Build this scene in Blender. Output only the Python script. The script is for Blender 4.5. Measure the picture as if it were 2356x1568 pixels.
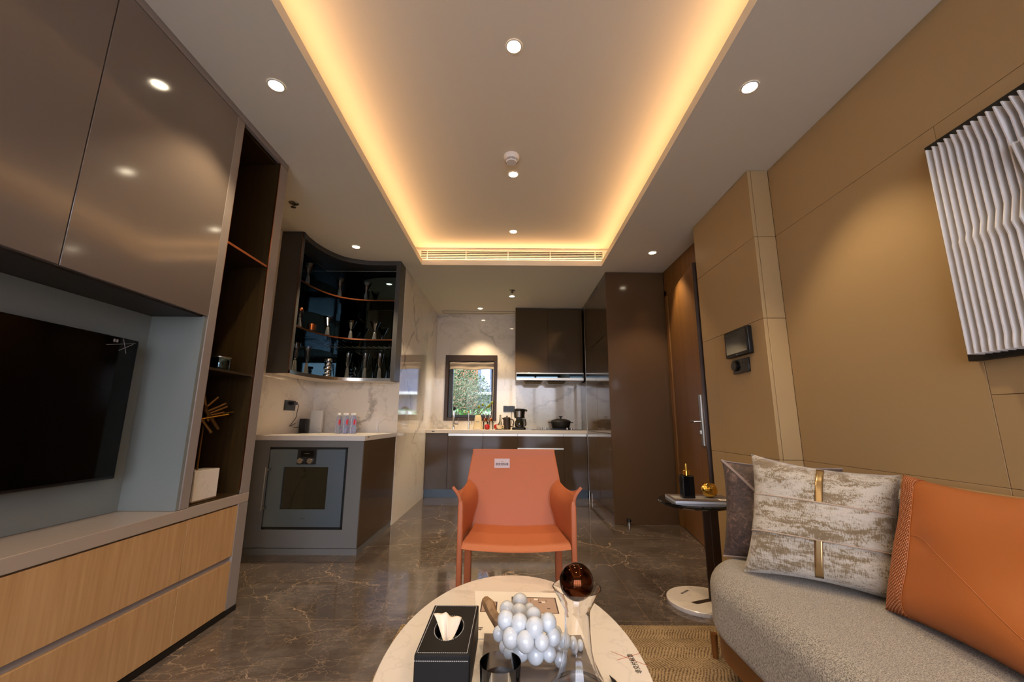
import bpy, bmesh, math, random
from mathutils import Vector, Matrix
random.seed(7)
for o in list(bpy.data.objects): bpy.data.objects.remove(o)
S = bpy.context.scene
COL = S.collection
PI = math.pi
# ------------------------------------------------------------------ camera
F_PX, PITCH, YAW, ROLL, CAM_H = 945.6, 0.1923, 0.0015, -0.006, 0.96
cam = bpy.data.cameras.new('camera'); camo = bpy.data.objects.new('camera', cam); COL.objects.link(camo)
cam.sensor_width = 36; cam.lens = 36 * F_PX / 2356; cam.clip_start = 0.02; cam.clip_end = 200
fwd = Vector((math.sin(YAW) * math.cos(PITCH), math.cos(YAW) * math.cos(PITCH), math.sin(PITCH)))
rt = Vector((math.cos(YAW), -math.sin(YAW), 0)); up = rt.cross(fwd)
r2 = rt * math.cos(ROLL) - up * math.sin(ROLL); u2 = rt * math.sin(ROLL) + up * math.cos(ROLL)
M = Matrix((r2, u2, -fwd)).transposed().to_4x4(); M.translation = (0, 0, CAM_H)
camo.matrix_world = M
S.camera = camo
# ------------------------------------------------------------------ render look, world, sun
S.view_settings.view_transform = 'Standard'; S.view_settings.look = 'None'
S.view_settings.gamma = 1; S.view_settings.use_curve_mapping = False
S.view_settings.exposure = 0.28
W = bpy.data.worlds.new('world'); S.world = W; W.use_nodes = True
wn = W.node_tree; wn.nodes.clear()
wo = wn.nodes.new('ShaderNodeOutputWorld'); wb = wn.nodes.new('ShaderNodeBackground')
wt = wn.nodes.new('ShaderNodeTexCoord'); ws = wn.nodes.new('ShaderNodeSeparateXYZ'); wr = wn.nodes.new('ShaderNodeValToRGB')
wn.links.new(wt.outputs['Generated'], ws.inputs[0]); wn.links.new(ws.outputs['Z'], wr.inputs[0])
wr.color_ramp.elements[0].position = 0.0; wr.color_ramp.elements[0].color = (.24, .24, .20, 1)
wr.color_ramp.elements[1].position = 0.06; wr.color_ramp.elements[1].color = (.80, .82, .94, 1)
e = wr.color_ramp.elements.new(0.6); e.color = (.66, .74, 1, 1)
wn.links.new(wr.outputs[0], wb.inputs[0]); wb.inputs[1].default_value = 8.5
wn.links.new(wb.outputs[0], wo.inputs[0])
sl = bpy.data.lights.new('sun', 'SUN'); sl.energy = 3.0; sl.angle = .01; sl.color = (1, .95, .85)
so = bpy.data.objects.new('sun', sl); COL.objects.link(so)
so.rotation_euler = Vector((-.75, -.22, .63)).to_track_quat('Z', 'Y').to_euler()

def area(name, loc, rot, sx, sy, power, color, portal=False, spread=PI):
    l = bpy.data.lights.new(name, 'AREA'); l.shape = 'RECTANGLE'; l.size = sx; l.size_y = sy
    l.energy = power; l.color = color; l.spread = spread
    if portal: l.cycles.is_portal = True
    o = bpy.data.objects.new(name, l); COL.objects.link(o); o.location = loc; o.rotation_euler = rot
    return o
area('daylight_portal', (0, -2.28, 1.25), (-PI / 2, 0, 0), 3.2, 2.45, 1, (1, 1, 1), portal=True)
WARM = (1, .56, .26); K3 = (1, .78, .50)
COVE = 9.0
area('cove_strip_left', (-.985, 1.5, 2.594), (PI, 1.0, 0), .03, 4.9, COVE, WARM)
area('cove_strip_right', (.985, 1.5, 2.594), (PI, -1.0, 0), .03, 4.9, COVE, WARM)
area('cove_strip_far', (0, 4.03, 2.590), (PI, 0, 0), 1.9, .025, COVE * .42, WARM)
area('cove_strip_rear', (0, -1.03, 2.590), (PI, 0, 0), 1.9, .025, COVE * .42, WARM)

# ------------------------------------------------------------------ helpers
def lin(c):
    if isinstance(c, str):
        c = [int(c[i:i + 2], 16) / 255 for i in (0, 2, 4)]
        return tuple(x / 12.92 if x <= .04045 else ((x + .055) / 1.055) ** 2.4 for x in c)
    return tuple(c)
def mat(name, col, rough=.5, metal=0., coat=0., trans=0., ior=1.5, emit=0., spec=.5, sheen=0., coatr=.03):
    m = bpy.data.materials.new(name); m.use_nodes = True
    b = m.node_tree.nodes['Principled BSDF']; c = (*lin(col), 1)
    b.inputs['Base Color'].default_value = c; b.inputs['Roughness'].default_value = rough
    b.inputs['Metallic'].default_value = metal; b.inputs['Coat Weight'].default_value = coat
    b.inputs['Coat Roughness'].default_value = coatr
    b.inputs['Transmission Weight'].default_value = trans; b.inputs['IOR'].default_value = ior
    b.inputs['Specular IOR Level'].default_value = spec; b.inputs['Sheen Weight'].default_value = sheen
    if emit: b.inputs['Emission Color'].default_value = c; b.inputs['Emission Strength'].default_value = emit
    return m
class N:   # tiny node helper
    def __init__(s, m): s.m = m; s.t = m.node_tree; s.b = s.t.nodes['Principled BSDF']
    def n(s, k, **kw):
        x = s.t.nodes.new(k)
        for a, v in kw.items():
            if a.startswith('_'): setattr(x, a[1:], v)
            else: x.inputs[a.replace('_', ' ')].default_value = v
        return x
    def l(s, a, b): s.t.links.new(a, b)
    def coord(s, scale=(1, 1, 1), rot=(0, 0, 0), loc=(0, 0, 0)):
        c = s.n('ShaderNodeTexCoord'); mp = s.n('ShaderNodeMapping'); s.l(c.outputs['Object'], mp.inputs[0])
        mp.inputs['Scale'].default_value = scale; mp.inputs['Rotation'].default_value = rot; mp.inputs['Location'].default_value = loc
        return mp.outputs[0]
    def noise(s, v, scale, detail=4, rough=.5, dist=0):
        x = s.n('ShaderNodeTexNoise', Scale=scale, Detail=detail, Roughness=rough, Distortion=dist); s.l(v, x.inputs['Vector']); return x
    def ramp(s, f, stops):
        r = s.n('ShaderNodeValToRGB'); s.l(f, r.inputs[0]); e = r.color_ramp.elements
        while len(e) < len(stops): e.new(.5)
        for i, (p, c) in enumerate(stops): e[i].position = p; e[i].color = (*lin(c), 1) if not isinstance(c, float) else (c, c, c, 1)
        return r.outputs[0]
    def mix(s, f, a, b, mode='MIX'):
        x = s.n('ShaderNodeMix', _data_type='RGBA', _blend_type=mode)
        for i, v in ((0, f), (6, a), (7, b)):
            if hasattr(v, 'node'): s.l(v, x.inputs[i])
            elif isinstance(v, (int, float)): x.inputs[i].default_value = v if i == 0 else (v, v, v, 1)
            else: x.inputs[i].default_value = (*lin(v), 1)
        return x.outputs[2]
    def math(s, op, a, b=0.):
        x = s.n('ShaderNodeMath', _operation=op)
        for i, v in ((0, a), (1, b)):
            if hasattr(v, 'node'): s.l(v, x.inputs[i])
            else: x.inputs[i].default_value = v
        return x.outputs[0]
    def col(s, o): s.l(o, s.b.inputs['Base Color'])
    def rough(s, o): s.l(o, s.b.inputs['Roughness'])
    def bump(s, o, st=.3, d=.002):
        x = s.n('ShaderNodeBump', Strength=st, Distance=d); s.l(o, x.inputs['Height']); s.l(x.outputs[0], s.b.inputs['Normal'])
def veins(k, v, scale, dist=.35, w=.012, nsc=1.6):
    nz = k.noise(v, nsc, 6, .6); mv = k.mix(dist, v, nz.outputs['Color'], 'ADD')
    vo = k.n('ShaderNodeTexVoronoi', _feature='DISTANCE_TO_EDGE', Scale=scale); k.l(mv, vo.inputs['Vector'])
    return k.ramp(vo.outputs['Distance'], [(0, 1.), (w, 0.)])

def m_white_marble(name, base='e3d9cb', vein='84786c', rough=.06, sc=1.):
    m = mat(name, base, rough, spec=.6); k = N(m); v = k.coord((sc, sc, sc), (.4, .5, .6))
    a = veins(k, v, .9, .9, .03, 1.3); mask = k.ramp(k.noise(v, 1.5, 3).outputs['Fac'], [(.45, 0.), (.65, 1.)])
    f = k.math('MULTIPLY', a, mask); b2 = veins(k, v, 2.1, .8, .03, 2.5); f2 = k.math('MULTIPLY', b2, .18)
    cl = k.ramp(k.noise(v, 1.1, 8, .65, 1.5).outputs['Fac'], [(.3, base), (.55, base), (.8, 'bdb2a6')])
    c = k.mix(k.math('MULTIPLY', f, .9), cl, vein); c = k.mix(f2, c, vein); k.col(c); return m
def m_floor():
    m = mat('dark_marble_floor', '4a3a2e', .07, spec=.6); k = N(m); v = k.coord()
    base = k.ramp(k.noise(v, 1.6, 9, .7, 1.2).outputs['Fac'], [(.3, '40372f'), (.5, '554b43'), (.72, '70665e')])
    st = k.noise(k.coord((1, 5, 1), (0, 0, .35)), 4, 7, .7, .8)
    base = k.mix(k.ramp(st.outputs['Fac'], [(.45, 0.), (.7, .45)]), base, '3d332b')
    a = veins(k, v, 1.9, .5, .008, 2.2); b = veins(k, v, 5.5, .35, .016, 4.); c = veins(k, v, 12., .22, .03, 8); d = veins(k, k.coord((1, 2.4, 1), (0, 0, -.5), (3, 1, 0)), 5., .3, .014, 5)
    mk = k.ramp(k.noise(v, 1.3, 3).outputs['Fac'], [(.40, 0.), (.62, 1.)]); m0 = k.ramp(k.noise(k.coord(loc=(9, 2, 0)), 2.6, 3).outputs['Fac'], [(.40, .15), (.62, 1.)])
    col = k.mix(k.math('MULTIPLY', k.math('MULTIPLY', a, m0), .9), base, 'b89e84')
    col = k.mix(k.math('MULTIPLY', k.math('MULTIPLY', b, mk), .55), col, '9c8570')
    mk2 = k.ramp(k.noise(k.coord(loc=(5, 3, 0)), 1.5, 3).outputs['Fac'], [(.46, 0.), (.62, 1.)])
    col = k.mix(k.math('MULTIPLY', k.math('MULTIPLY', c, mk2), .5), col, '96806c')
    mk3 = k.ramp(k.noise(k.coord(loc=(1, 7, 0)), 1.1, 3).outputs['Fac'], [(.48, 0.), (.6, 1.)])
    col = k.mix(k.math('MULTIPLY', k.math('MULTIPLY', d, mk3), .6), col, 'a08a74')
    br = k.n('ShaderNodeTexBrick', _offset=0., Scale=1., Mortar_Size=.0013, Brick_Width=1.176, Row_Height=.485)
    br.inputs['Color1'].default_value = br.inputs['Color2'].default_value = (0, 0, 0, 1); br.inputs['Mortar'].default_value = (1, 1, 1, 1)
    k.l(k.coord(loc=(.49 + 1.176 * 3, -2.24 + .485 * 10, 0)), br.inputs['Vector'])
    col = k.mix(k.math('MULTIPLY', br.outputs['Color'], .7), col, '8a745f'); k.col(col); return m
def m_wood(name, c1, c2, rough=.4, vert=(1, 1, .04), sc=40):
    m = mat(name, c1, rough); k = N(m); v = k.coord(vert)
    k.col(k.ramp(k.noise(v, sc, 5, .6, .3).outputs['Fac'], [(.3, c1), (.7, c2)])); return m
def m_fabric(name, c1, c2, sc=500, stretch=(1, 1, .35), rough=.95, bump=.6, lo=.42, hi=.58):
    m = mat(name, c1, rough, sheen=.2, spec=.2); k = N(m); v = k.coord(stretch)
    nz = k.noise(v, sc, 2, .6, .8); k.col(k.ramp(nz.outputs['Fac'], [(lo, c1), (hi, c2)])); k.bump(nz.outputs['Fac'], bump, .003); return m
def m_velvet():
    m = mat('crushed_velvet', 'b9a78f', .55, sheen=.5, spec=.5); k = N(m)
    v = k.coord((1, 1, 1)); st = k.noise(k.coord((1, 1, 3.2), (0, 0, .5)), 9, 8, .75, .4); th = k.noise(k.coord((9, 9, 1.)), 40, 2, .5)
    f = k.math('ADD', st.outputs['Fac'], k.math('MULTIPLY', k.math('SUBTRACT', th.outputs['Fac'], .5), .35))
    k.col(k.ramp(f, [(.42, 'b8ae9e'), (.5, 'a99e8c'), (.55, '7d6a4c'), (.75, '6c583c')]))
    k.bump(k.noise(k.coord((1, 1, 2)), 30, 5, .7).outputs['Fac'], .7, .01); k.rough(k.ramp(f, [(.4, .38), (.6, .75)])); return m
def m_weave():
    m = mat('orange_weave', 'b5602f', .8, spec=.2); k = N(m); v = k.coord(); x = k.n('ShaderNodeSeparateXYZ'); k.l(v, x.inputs[0])
    f = k.math('MULTIPLY', k.math('SINE', k.math('MULTIPLY', x.outputs[1], 620.)), k.math('SINE', k.math('MULTIPLY', x.outputs[2], 700.)))
    k.col(k.ramp(k.math('ADD', k.math('MULTIPLY', f, .5), .5), [(.35, '9a4e28'), (.62, 'b86c40'), (.85, 'd8ac8c')])); k.bump(f, .8, .003); return m
def m_rug():
    m = mat('herringbone_rug', '8c7454', 1., spec=.05); k = N(m); v = k.coord()
    s = k.n('ShaderNodeSeparateXYZ'); k.l(v, s.inputs[0])
    row = k.math('MULTIPLY', s.outputs[1], 13.); par = k.math('PINGPONG', row, 1.)
    ph = k.math('ADD', k.math('MULTIPLY', s.outputs[0], 85.), k.math('MULTIPLY', par, 3.4))
    ph = k.math('ADD', ph, k.math('MULTIPLY', k.noise(v, 9, 3).outputs['Fac'], 2.5))
    st = k.math('SINE', k.math('MULTIPLY', ph, 5.6)); br = k.noise(k.coord((1, 1, 1)), 120, 3, .7)
    f = k.math('ADD', k.math('MULTIPLY', st, .16), br.outputs['Fac'])
    f = k.math('ADD', f, k.math('MULTIPLY', k.math('SUBTRACT', k.noise(k.coord((1, 3.5, 1)), 5, 3).outputs['Fac'], .5), .5))
    k.col(k.ramp(f, [(.28, '5e4c38'), (.45, '8b7454'), (.7, 'a48c6c')])); k.bump(f, .8, .004); return m
def m_leaf(name, c1, c2, sc=9):
    m = mat(name, c1, .5); k = N(m); k.col(k.ramp(k.noise(k.coord(), sc, 3).outputs['Fac'], [(.35, c1), (.65, c2)])); return m
def m_panel():
    m = mat('tan_leatherette_wall', 'ae9166', .5, spec=.35); k = N(m); nz = k.noise(k.coord(), 420, 2); k.bump(nz.outputs['Fac'], .12, .001); return m
def m_bamboo():
    m = mat('velvet_brown', '4b3833', .65, sheen=.1); k = N(m)
    a = k.noise(k.coord((1, 1, 1), (.3, .6, .4)), 26, 5, .8, 1.5); k.col(k.ramp(a.outputs['Fac'], [(.40, '322622'), (.55, '4a3832'), (.66, '7e6256')])); return m
def m_gloss(name, c, rough=.13, spec=.6, pb=.0):
    m = mat(name, c, rough, spec=spec)
    if pb: k = N(m); k.bump(k.noise(k.coord(), 260, 2).outputs['Fac'], pb, .0004)
    return m

Mt = dict(
 ceil=mat('ceiling_paint', 'dbd4c2', .9, spec=.2), marble=m_white_marble('white_marble'), marbleT=m_white_marble('table_marble', 'ddd3c6', '9c9389', .16, 2.2),
 marbleN=m_white_marble('partition_marble', 'c9bba8', '8b7660', .04, .8),
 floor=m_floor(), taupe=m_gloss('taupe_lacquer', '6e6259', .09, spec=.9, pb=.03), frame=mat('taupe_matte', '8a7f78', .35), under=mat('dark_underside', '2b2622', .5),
 greyp=m_gloss('blue_grey_panel', '757974', .2), ledge=m_gloss('beige_ledge', 'a39384', .15), dkwood=m_wood('dark_bronze_wood', '2a1c0e', '3a2c14', .3, (1, 1, .03), 60),
 oak=m_wood('oak_veneer', 'ab8152', 'c09868', .45, (1, 1, .05), 60), kick=mat('black_kick', '15110f', .3),
 blk=mat('black_plastic', '0b0b0c', .35), tv=mat('tv_glass', '030303', .08, spec=.3), gunm=mat('gunmetal_panel', '666562', .35), gunm2=mat('gunmetal_cabinet', '3d3b39', .4),
 steel=mat('blue_steel', '6d7a84', .3, .7), chrome=mat('chrome', 'd8d8d8', .08, 1.), satin=mat('satin_steel', 'b4aea4', .28, 1.), nickel=mat('dark_nickel', '807c70', .3, 1.),
 copper=mat('copper', 'd07a48', .12, 1.), copedge=mat('copper_edge', '8f5636', .3, 1.), gold=mat('gold', 'e0b452', .12, 1.), brassd=mat('dull_brass', '7a5c34', .35, .9),
 mirror=mat('smoked_mirror', '46565c', .02, 1.), mirrorB=mat('bronze_mirror', '3e3826', .03, 1.), glass=mat('clear_glass', 'ffffff', .0, trans=1., ior=1.45),
 frost=mat('frosted_glass', 'a8a8a6', .22, trans=.92, ior=1.4), oveng=mat('oven_glass', '17160c', .05, spec=.8), white=mat('white_plastic', 'd8d6d2', .35),
 paper=mat('paper', 'e6ddd2', .8), pagesg=mat('page_edges', 'b9bcc4', .8), leather=None, gloss=m_gloss('kitchen_bronze_gloss', '50402f', .1, spec=.28, pb=.04), cabside=m_gloss('dark_tall_cabinet', '58422e', .12, spec=.35),
 kick2=mat('metal_kick', '465058', .4, .4), worktop=mat('cream_quartz', 'dccdb8', .25), worktop2=mat('white_quartz', 'cfc9c2', .25),
 panel=m_panel(), panelgap=mat('panel_gap', '4a3a22', .8), doorw=m_wood('door_wood', '6c4518', '7e5424', .5, (1, 1, .03), 25), dark=mat('black_shade', '060505', .6),
 sofa=m_fabric('sofa_tweed', '6a635a', 'b5ac9d', 400, (1, 1, .45), lo=.42, hi=.58), sofadk=m_fabric('charcoal_wool', '2c2c2e', '6a6a6a', 500), leg=mat('walnut_leg', '6b3d12', .35),
 velvet=m_velvet(), ribbon=mat('gold_ribbon', 'b79c70', .25, .9), sash=mat('sash_velvet', 'a88f76', .45, sheen=.5), weave=m_weave(), brown=m_bamboo(), piping=mat('mauve_piping', '8a7a74', .6),
 orange=mat('orange_leather', 'b8581f', .45), rug=m_rug(), slat=mat('white_slats', 'e4e1df', .6), ink=mat('black_ink', '0c0908', .6), red=mat('red_line', 'b06a50', .7),
 blackm=mat('black_marble', '0c0c0d', .08, spec=.6), label=mat('sticker', 'b9a5a6', .5), lamp=mat('lamp_lens', (1, .86, .62), .5, emit=22.), trim=mat('white_trim', 'd9d2c6', .5),
 grape=mat('milk_glass', 'c8cccf', .12, coat=.5, spec=.6), branch=m_wood('driftwood', '4b3622', '9a7650', .6, (1, 1, 1), 30), bookc=mat('grey_book', '756b62', .5),
 red2=mat('apple_red', 'b01a14', .2, coat=.5), cream=mat('cream_ceramic', 'd3c199', .2, coat=.4), cup=mat('cup_ceramic', 'e6d6b8', .2), green=mat('pod_green', '7d8a2a', .5),
 iron=mat('cast_iron', '15120f', .45), pitcher=mat('dark_pitcher', '2e211a', .5), fr=mat('window_frame', '2c2c30', .4), fbrown=mat('bronze_window_surround', '3c2a1e', .4, .3), blind=m_fabric('linen_blind', 'a59684', 'b8a996', 300),
 hedge=m_leaf('hedge_leaves', '1f3a14', '5f6c40', 3), lawn=m_leaf('lawn', '2a6016', '4a8028', 6), bwall=mat('pale_facade', '8492a6', .7), bwall2=mat('blue_facade', '505a6c', .6), terra=mat('terracotta_facade', '96684a', .8),
 liquid=mat('dark_liquid', '080405', .35, spec=.2), blue=mat('water_label', 'c02838', .5), pet=mat('pet_plastic', 'dfe6ff', .05, trans=.9, ior=1.3), tissue=mat('tissue_paper', 'e6d8c8', .9), stitch=mat('white_stitch', 'b0aca6', .8),
 blkleather=mat('black_leather', '0b0a0a', .55, spec=.25), grey=mat('mid_grey', '8a8580', .5), cream2=mat('cream_box', 'd0c4b0', .6), amber=mat('smoked_copper_ball', '4a2614', .03, 1.), terr=mat('bounce_ground', 'c2c4c6', .8), room=mat('rear_wall_paint', 'b8ada0', .8), plan=mat('plan_tone', 'b09585', .8), plan2=mat('plan_dark', '4a3a34', .8))
m = mat('orange_saddle_leather', 'ac5f39', .48, spec=.28); k = N(m); nz = k.noise(k.coord(), 500, 2); k.bump(nz.outputs['Fac'], .1, .001); Mt['leather'] = m
m = mat('orange_cushion_leather', 'a8602e', .45, spec=.35); k = N(m); k.bump(k.noise(k.coord(), 600, 2).outputs['Fac'], .15, .001); Mt['orange'] = m

m = mat('window_pane', 'ffffff', .02); k = N(m); tr_ = k.n('ShaderNodeBsdfTransparent'); gl_ = k.n('ShaderNodeBsdfGlossy', Roughness=.0); fz = k.n('ShaderNodeFresnel', IOR=1.22); mx = k.n('ShaderNodeMixShader')
k.l(fz.outputs[0], mx.inputs[0]); k.l(tr_.outputs[0], mx.inputs[1]); k.l(gl_.outputs[0], mx.inputs[2]); k.l(mx.outputs[0], m.node_tree.nodes['Material Output'].inputs[0]); Mt['pane'] = m
m = mat('thin_clear_glass', 'ffffff', .02); k = N(m); tr_ = k.n('ShaderNodeBsdfTransparent'); tr_.inputs[0].default_value = (.93, .94, .94, 1); gl_ = k.n('ShaderNodeBsdfGlossy', Roughness=.04); fz = k.n('ShaderNodeFresnel', IOR=1.6); mx = k.n('ShaderNodeMixShader')
k.l(fz.outputs[0], mx.inputs[0]); k.l(tr_.outputs[0], mx.inputs[1]); k.l(gl_.outputs[0], mx.inputs[2]); k.l(mx.outputs[0], m.node_tree.nodes['Material Output'].inputs[0]); Mt['thin'] = m
def wl(o):
    v = Vector((0, 0, 0))
    while o is not None: v = v + o.location; o = o.parent
    return v
def bx(bm, a, b):
    r = bmesh.ops.create_cube(bm, size=1)['verts']
    for v in r: v.co = Vector((a[i] + (b[i] - a[i]) * (v.co[i] + .5) for i in range(3)))
    return r
def finish(bm, name, mt, parent=None, bev=0., smooth=True, ang=.6, base=False, kind=None, sub=0, solid=0.):
    bmesh.ops.recalc_face_normals(bm, faces=bm.faces) if not solid else None
    me = bpy.data.meshes.new(name); off = wl(parent)
    if base:
        xs = [v.co for v in bm.verts]; lo = [min(c[i] for c in xs) for i in range(3)]; hi = [max(c[i] for c in xs) for i in range(3)]
        off = Vector(((lo[0] + hi[0]) / 2, (lo[1] + hi[1]) / 2, lo[2]))
    if off.length: bmesh.ops.translate(bm, verts=bm.verts, vec=-off)
    bm.to_mesh(me); bm.free()
    o = bpy.data.objects.new(name, me); COL.objects.link(o)
    if parent is not None: o.parent = parent
    elif base: o.location = off
    mts = mt if isinstance(mt, (list, tuple)) else [mt]
    for q in mts: me.materials.append(Mt[q] if isinstance(q, str) else q)
    if smooth:
        for p in me.polygons: p.use_smooth = True
        me.set_sharp_from_angle(angle=ang)
    if solid: d = o.modifiers.new('s', 'SOLIDIFY'); d.thickness = solid; d.offset = 0
    if bev: d = o.modifiers.new('b', 'BEVEL'); d.width = bev; d.segments = 2; d.limit_method = 'ANGLE'; d.harden_normals = False
    if sub: d = o.modifiers.new('u', 'SUBSURF'); d.levels = sub; d.render_levels = sub
    if kind: o['kind'] = kind
    return o
def tag(o, label, cat, group=None):
    o['label'] = label; o['category'] = cat
    if group: o['group'] = group
    return o
def thing(name, loc, label, cat, group=None, rz=0):
    o = bpy.data.objects.new(name, None); COL.objects.link(o); o.location = loc; o.rotation_euler = (0, 0, rz); o.empty_display_size = .05
    return tag(o, label, cat, group)
def box(name, a, b, mt, parent=None, bev=0., **kw):
    bm = bmesh.new(); bx(bm, a, b); return finish(bm, name, mt, parent, bev, **kw)
def boxes(name, L, mt, parent=None, bev=0., **kw):
    bm = bmesh.new()
    for a, b in L: bx(bm, a, b)
    return finish(bm, name, mt, parent, bev, **kw)
def add_lathe(bm, prof, c, seg=32, axis=Vector((0, 0, 1)), cap=True):
    q = axis.to_track_quat('Z', 'Y') if axis != Vector((0, 0, 1)) else None
    rings = []
    for r, z in prof:
        if r < 1e-6:
            p = Vector((0, 0, z)); p = q @ p if q else p; rings.append([bm.verts.new(p + Vector(c))])
        else:
            R = []
            for i in range(seg):
                p = Vector((r * math.cos(2 * PI * i / seg), r * math.sin(2 * PI * i / seg), z)); p = q @ p if q else p
                R.append(bm.verts.new(p + Vector(c)))
            rings.append(R)
    for A, B in zip(rings, rings[1:]):
        for i in range(seg):
            j = (i + 1) % seg
            if len(A) == 1 and len(B) == 1: continue
            if len(A) == 1: bm.faces.new((A[0], B[i], B[j]))
            elif len(B) == 1: bm.faces.new((A[i], A[j], B[0]))
            else: bm.faces.new((A[i], A[j], B[j], B[i]))
    if cap:
        if len(rings[0]) > 1: bm.faces.new(list(reversed(rings[0])))
        if len(rings[-1]) > 1: bm.faces.new(rings[-1])
def lathe(name, prof, c, mt, parent=None, seg=32, axis=(0, 0, 1), cap=True, **kw):
    bm = bmesh.new(); add_lathe(bm, prof, c, seg, Vector(axis), cap); return finish(bm, name, mt, parent, **kw)
def add_tube(bm, pts, r, seg=8):
    pts = [Vector(p) for p in pts]; rings = []; n = None
    for i, p in enumerate(pts):
        t = ((pts[i + 1] if i + 1 < len(pts) else p) - (pts[i - 1] if i else p)).normalized()
        if n is None: n = t.orthogonal().normalized()
        else: n = (n - t * n.dot(t)).normalized()
        b = t.cross(n); rr = r[i] if isinstance(r, (list, tuple)) else r
        rings.append([bm.verts.new(p + (n * math.cos(2 * PI * k / seg) + b * math.sin(2 * PI * k / seg)) * rr) for k in range(seg)])
    for A, B in zip(rings, rings[1:]):
        for k in range(seg): bm.faces.new((A[k], A[(k + 1) % seg], B[(k + 1) % seg], B[k]))
    bm.faces.new(list(reversed(rings[0]))); bm.faces.new(rings[-1])
def tube(name, pts, r, mt, parent=None, seg=8, **kw):
    bm = bmesh.new(); add_tube(bm, pts, r, seg); return finish(bm, name, mt, parent, **kw)
def add_prism(bm, outline, levels):
    """outline: CCW list of xy; levels: (inset, z) rings joined bottom to top"""
    n = len(outline); P = [Vector(p) for p in outline]; nr = []
    for i in range(n):
        t = (P[(i + 1) % n] - P[i - 1]).normalized(); nr.append(Vector((-t.y, t.x)))
    rings = [[bm.verts.new((P[i].x + nr[i].x * ins, P[i].y + nr[i].y * ins, z)) for i in range(n)] for ins, z in levels]
    for A, B in zip(rings, rings[1:]):
        for i in range(n): j = (i + 1) % n; bm.faces.new((A[i], A[j], B[j], B[i]))
    bm.faces.new(list(reversed(rings[0]))); bm.faces.new(rings[-1])
def prism(name, outline, levels, mt, parent=None, **kw):
    bm = bmesh.new(); add_prism(bm, outline, levels); return finish(bm, name, mt, parent, **kw)
def rrect(x0, x1, y0, y1, r, seg=6, rs=None):
    rs = rs or (r, r, r, r); out = []
    for (cx, cy, a0), q in zip(((x1, y0, -PI / 2), (x1, y1, 0), (x0, y1, PI / 2), (x0, y0, PI)), rs):
        q = max(q, 1e-4); ox = cx - q if cx == x1 else cx + q; oy = cy - q if cy == y1 else cy + q
        for i in range(seg + 1): a = a0 + PI / 2 * i / seg; out.append((ox + q * math.cos(a), oy + q * math.sin(a)))
    return out
def ball(bm, c, r, sc=(1, 1, 1), seg=20, rings=12):
    g = bmesh.ops.create_uvsphere(bm, u_segments=seg, v_segments=rings, radius=r)['verts']
    for v in g: v.co = Vector((v.co.x * sc[0], v.co.y * sc[1], v.co.z * sc[2])) + Vector(c)
    return g
def grid(bm, f, nu, nv):
    V = [[bm.verts.new(f(i / nu, j / nv)) for j in range(nv + 1)] for i in range(nu + 1)]
    for i in range(nu):
        for j in range(nv): bm.faces.new((V[i][j], V[i + 1][j], V[i + 1][j + 1], V[i][j + 1]))
    return V
def text(name, s, size, o, xd, yd, mt, parent=None, bold=0., thick=.0003, center=True):
    """flat lettering in the plane spanned by xd (reading direction) and yd (up), as one mesh"""
    cu = bpy.data.curves.new(name, 'FONT'); cu.body = s; cu.size = size; cu.offset = bold; cu.extrude = thick; cu.resolution_u = 2
    if center: cu.align_x = 'CENTER'; cu.align_y = 'CENTER'
    t = bpy.data.objects.new(name, cu); COL.objects.link(t)
    dg = bpy.context.evaluated_depsgraph_get(); me = bpy.data.meshes.new_from_object(t.evaluated_get(dg)); bpy.data.objects.remove(t)
    X = Vector(xd).normalized(); Y = Vector(yd).normalized(); Zv = X.cross(Y)
    off = Vector(o) - wl(parent)
    for v in me.vertices: v.co = off + X * v.co.x + Y * v.co.y + Zv * (v.co.z + thick)
    ob = bpy.data.objects.new(name, me); COL.objects.link(ob); ob.parent = parent
    me.materials.clear(); me.materials.append(Mt[mt])
    return ob
def dup(root, loc, label=None, rz=None):
    r = root.copy(); COL.objects.link(r); r.location = loc
    if rz is not None: r.rotation_euler = (0, 0, rz)
    if label: r['label'] = label
    for ch in list(root.children):
        c = ch.copy(); COL.objects.link(c); c.parent = r
        for g in list(ch.children):
            d = g.copy(); COL.objects.link(d); d.parent = c
    return r

# ================================================================== room shell
H = 2.53
XL = -1.412
box('floor', (-2.4, -2.45, -.1), (2.2, 6.1, 0), 'floor', kind='structure')
# ceiling with raised tray
YT0, YT1, XT = -1.0, 4.0, .924
boxes('ceiling', [((-2.4, -2.45, H), (-XT, 6.1, H + .055)), ((XT, -2.45, H), (2.2, 6.1, H + .055)), ((-XT, YT1, H), (XT, 6.1, H + .055)), ((-XT, -2.45, H), (XT, YT0, H + .055)),
    ((-2.4, -2.45, H + .055), (-1.04, 6.1, 2.9)), ((1.04, -2.45, H + .055), (2.2, 6.1, 2.9)), ((-1.04, 4.16, H + .055), (1.04, 6.1, 2.9)), ((-1.04, 4.06, H + .055), (-.95, 4.16, 2.9)), ((.95, 4.06, H + .055), (1.04, 4.16, 2.9)), ((-.95, 4.06, H + .055), (.95, 4.16, 2.604)), ((-.95, 4.06, 2.712), (.95, 4.16, 2.9)), ((-1.04, -2.45, H + .055), (1.04, -1.06, 2.9)),
    ((-1.04, -1.06, 2.74), (1.04, 4.06, 2.9))], 'ceil', kind='structure', smooth=False)
box('ceiling_sun_shield', (-3.4, -2.9, 2.95), (3.2, 6.25, 3.1), 'room', kind='structure')  # unseen slab added above the room to block the sun
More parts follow.
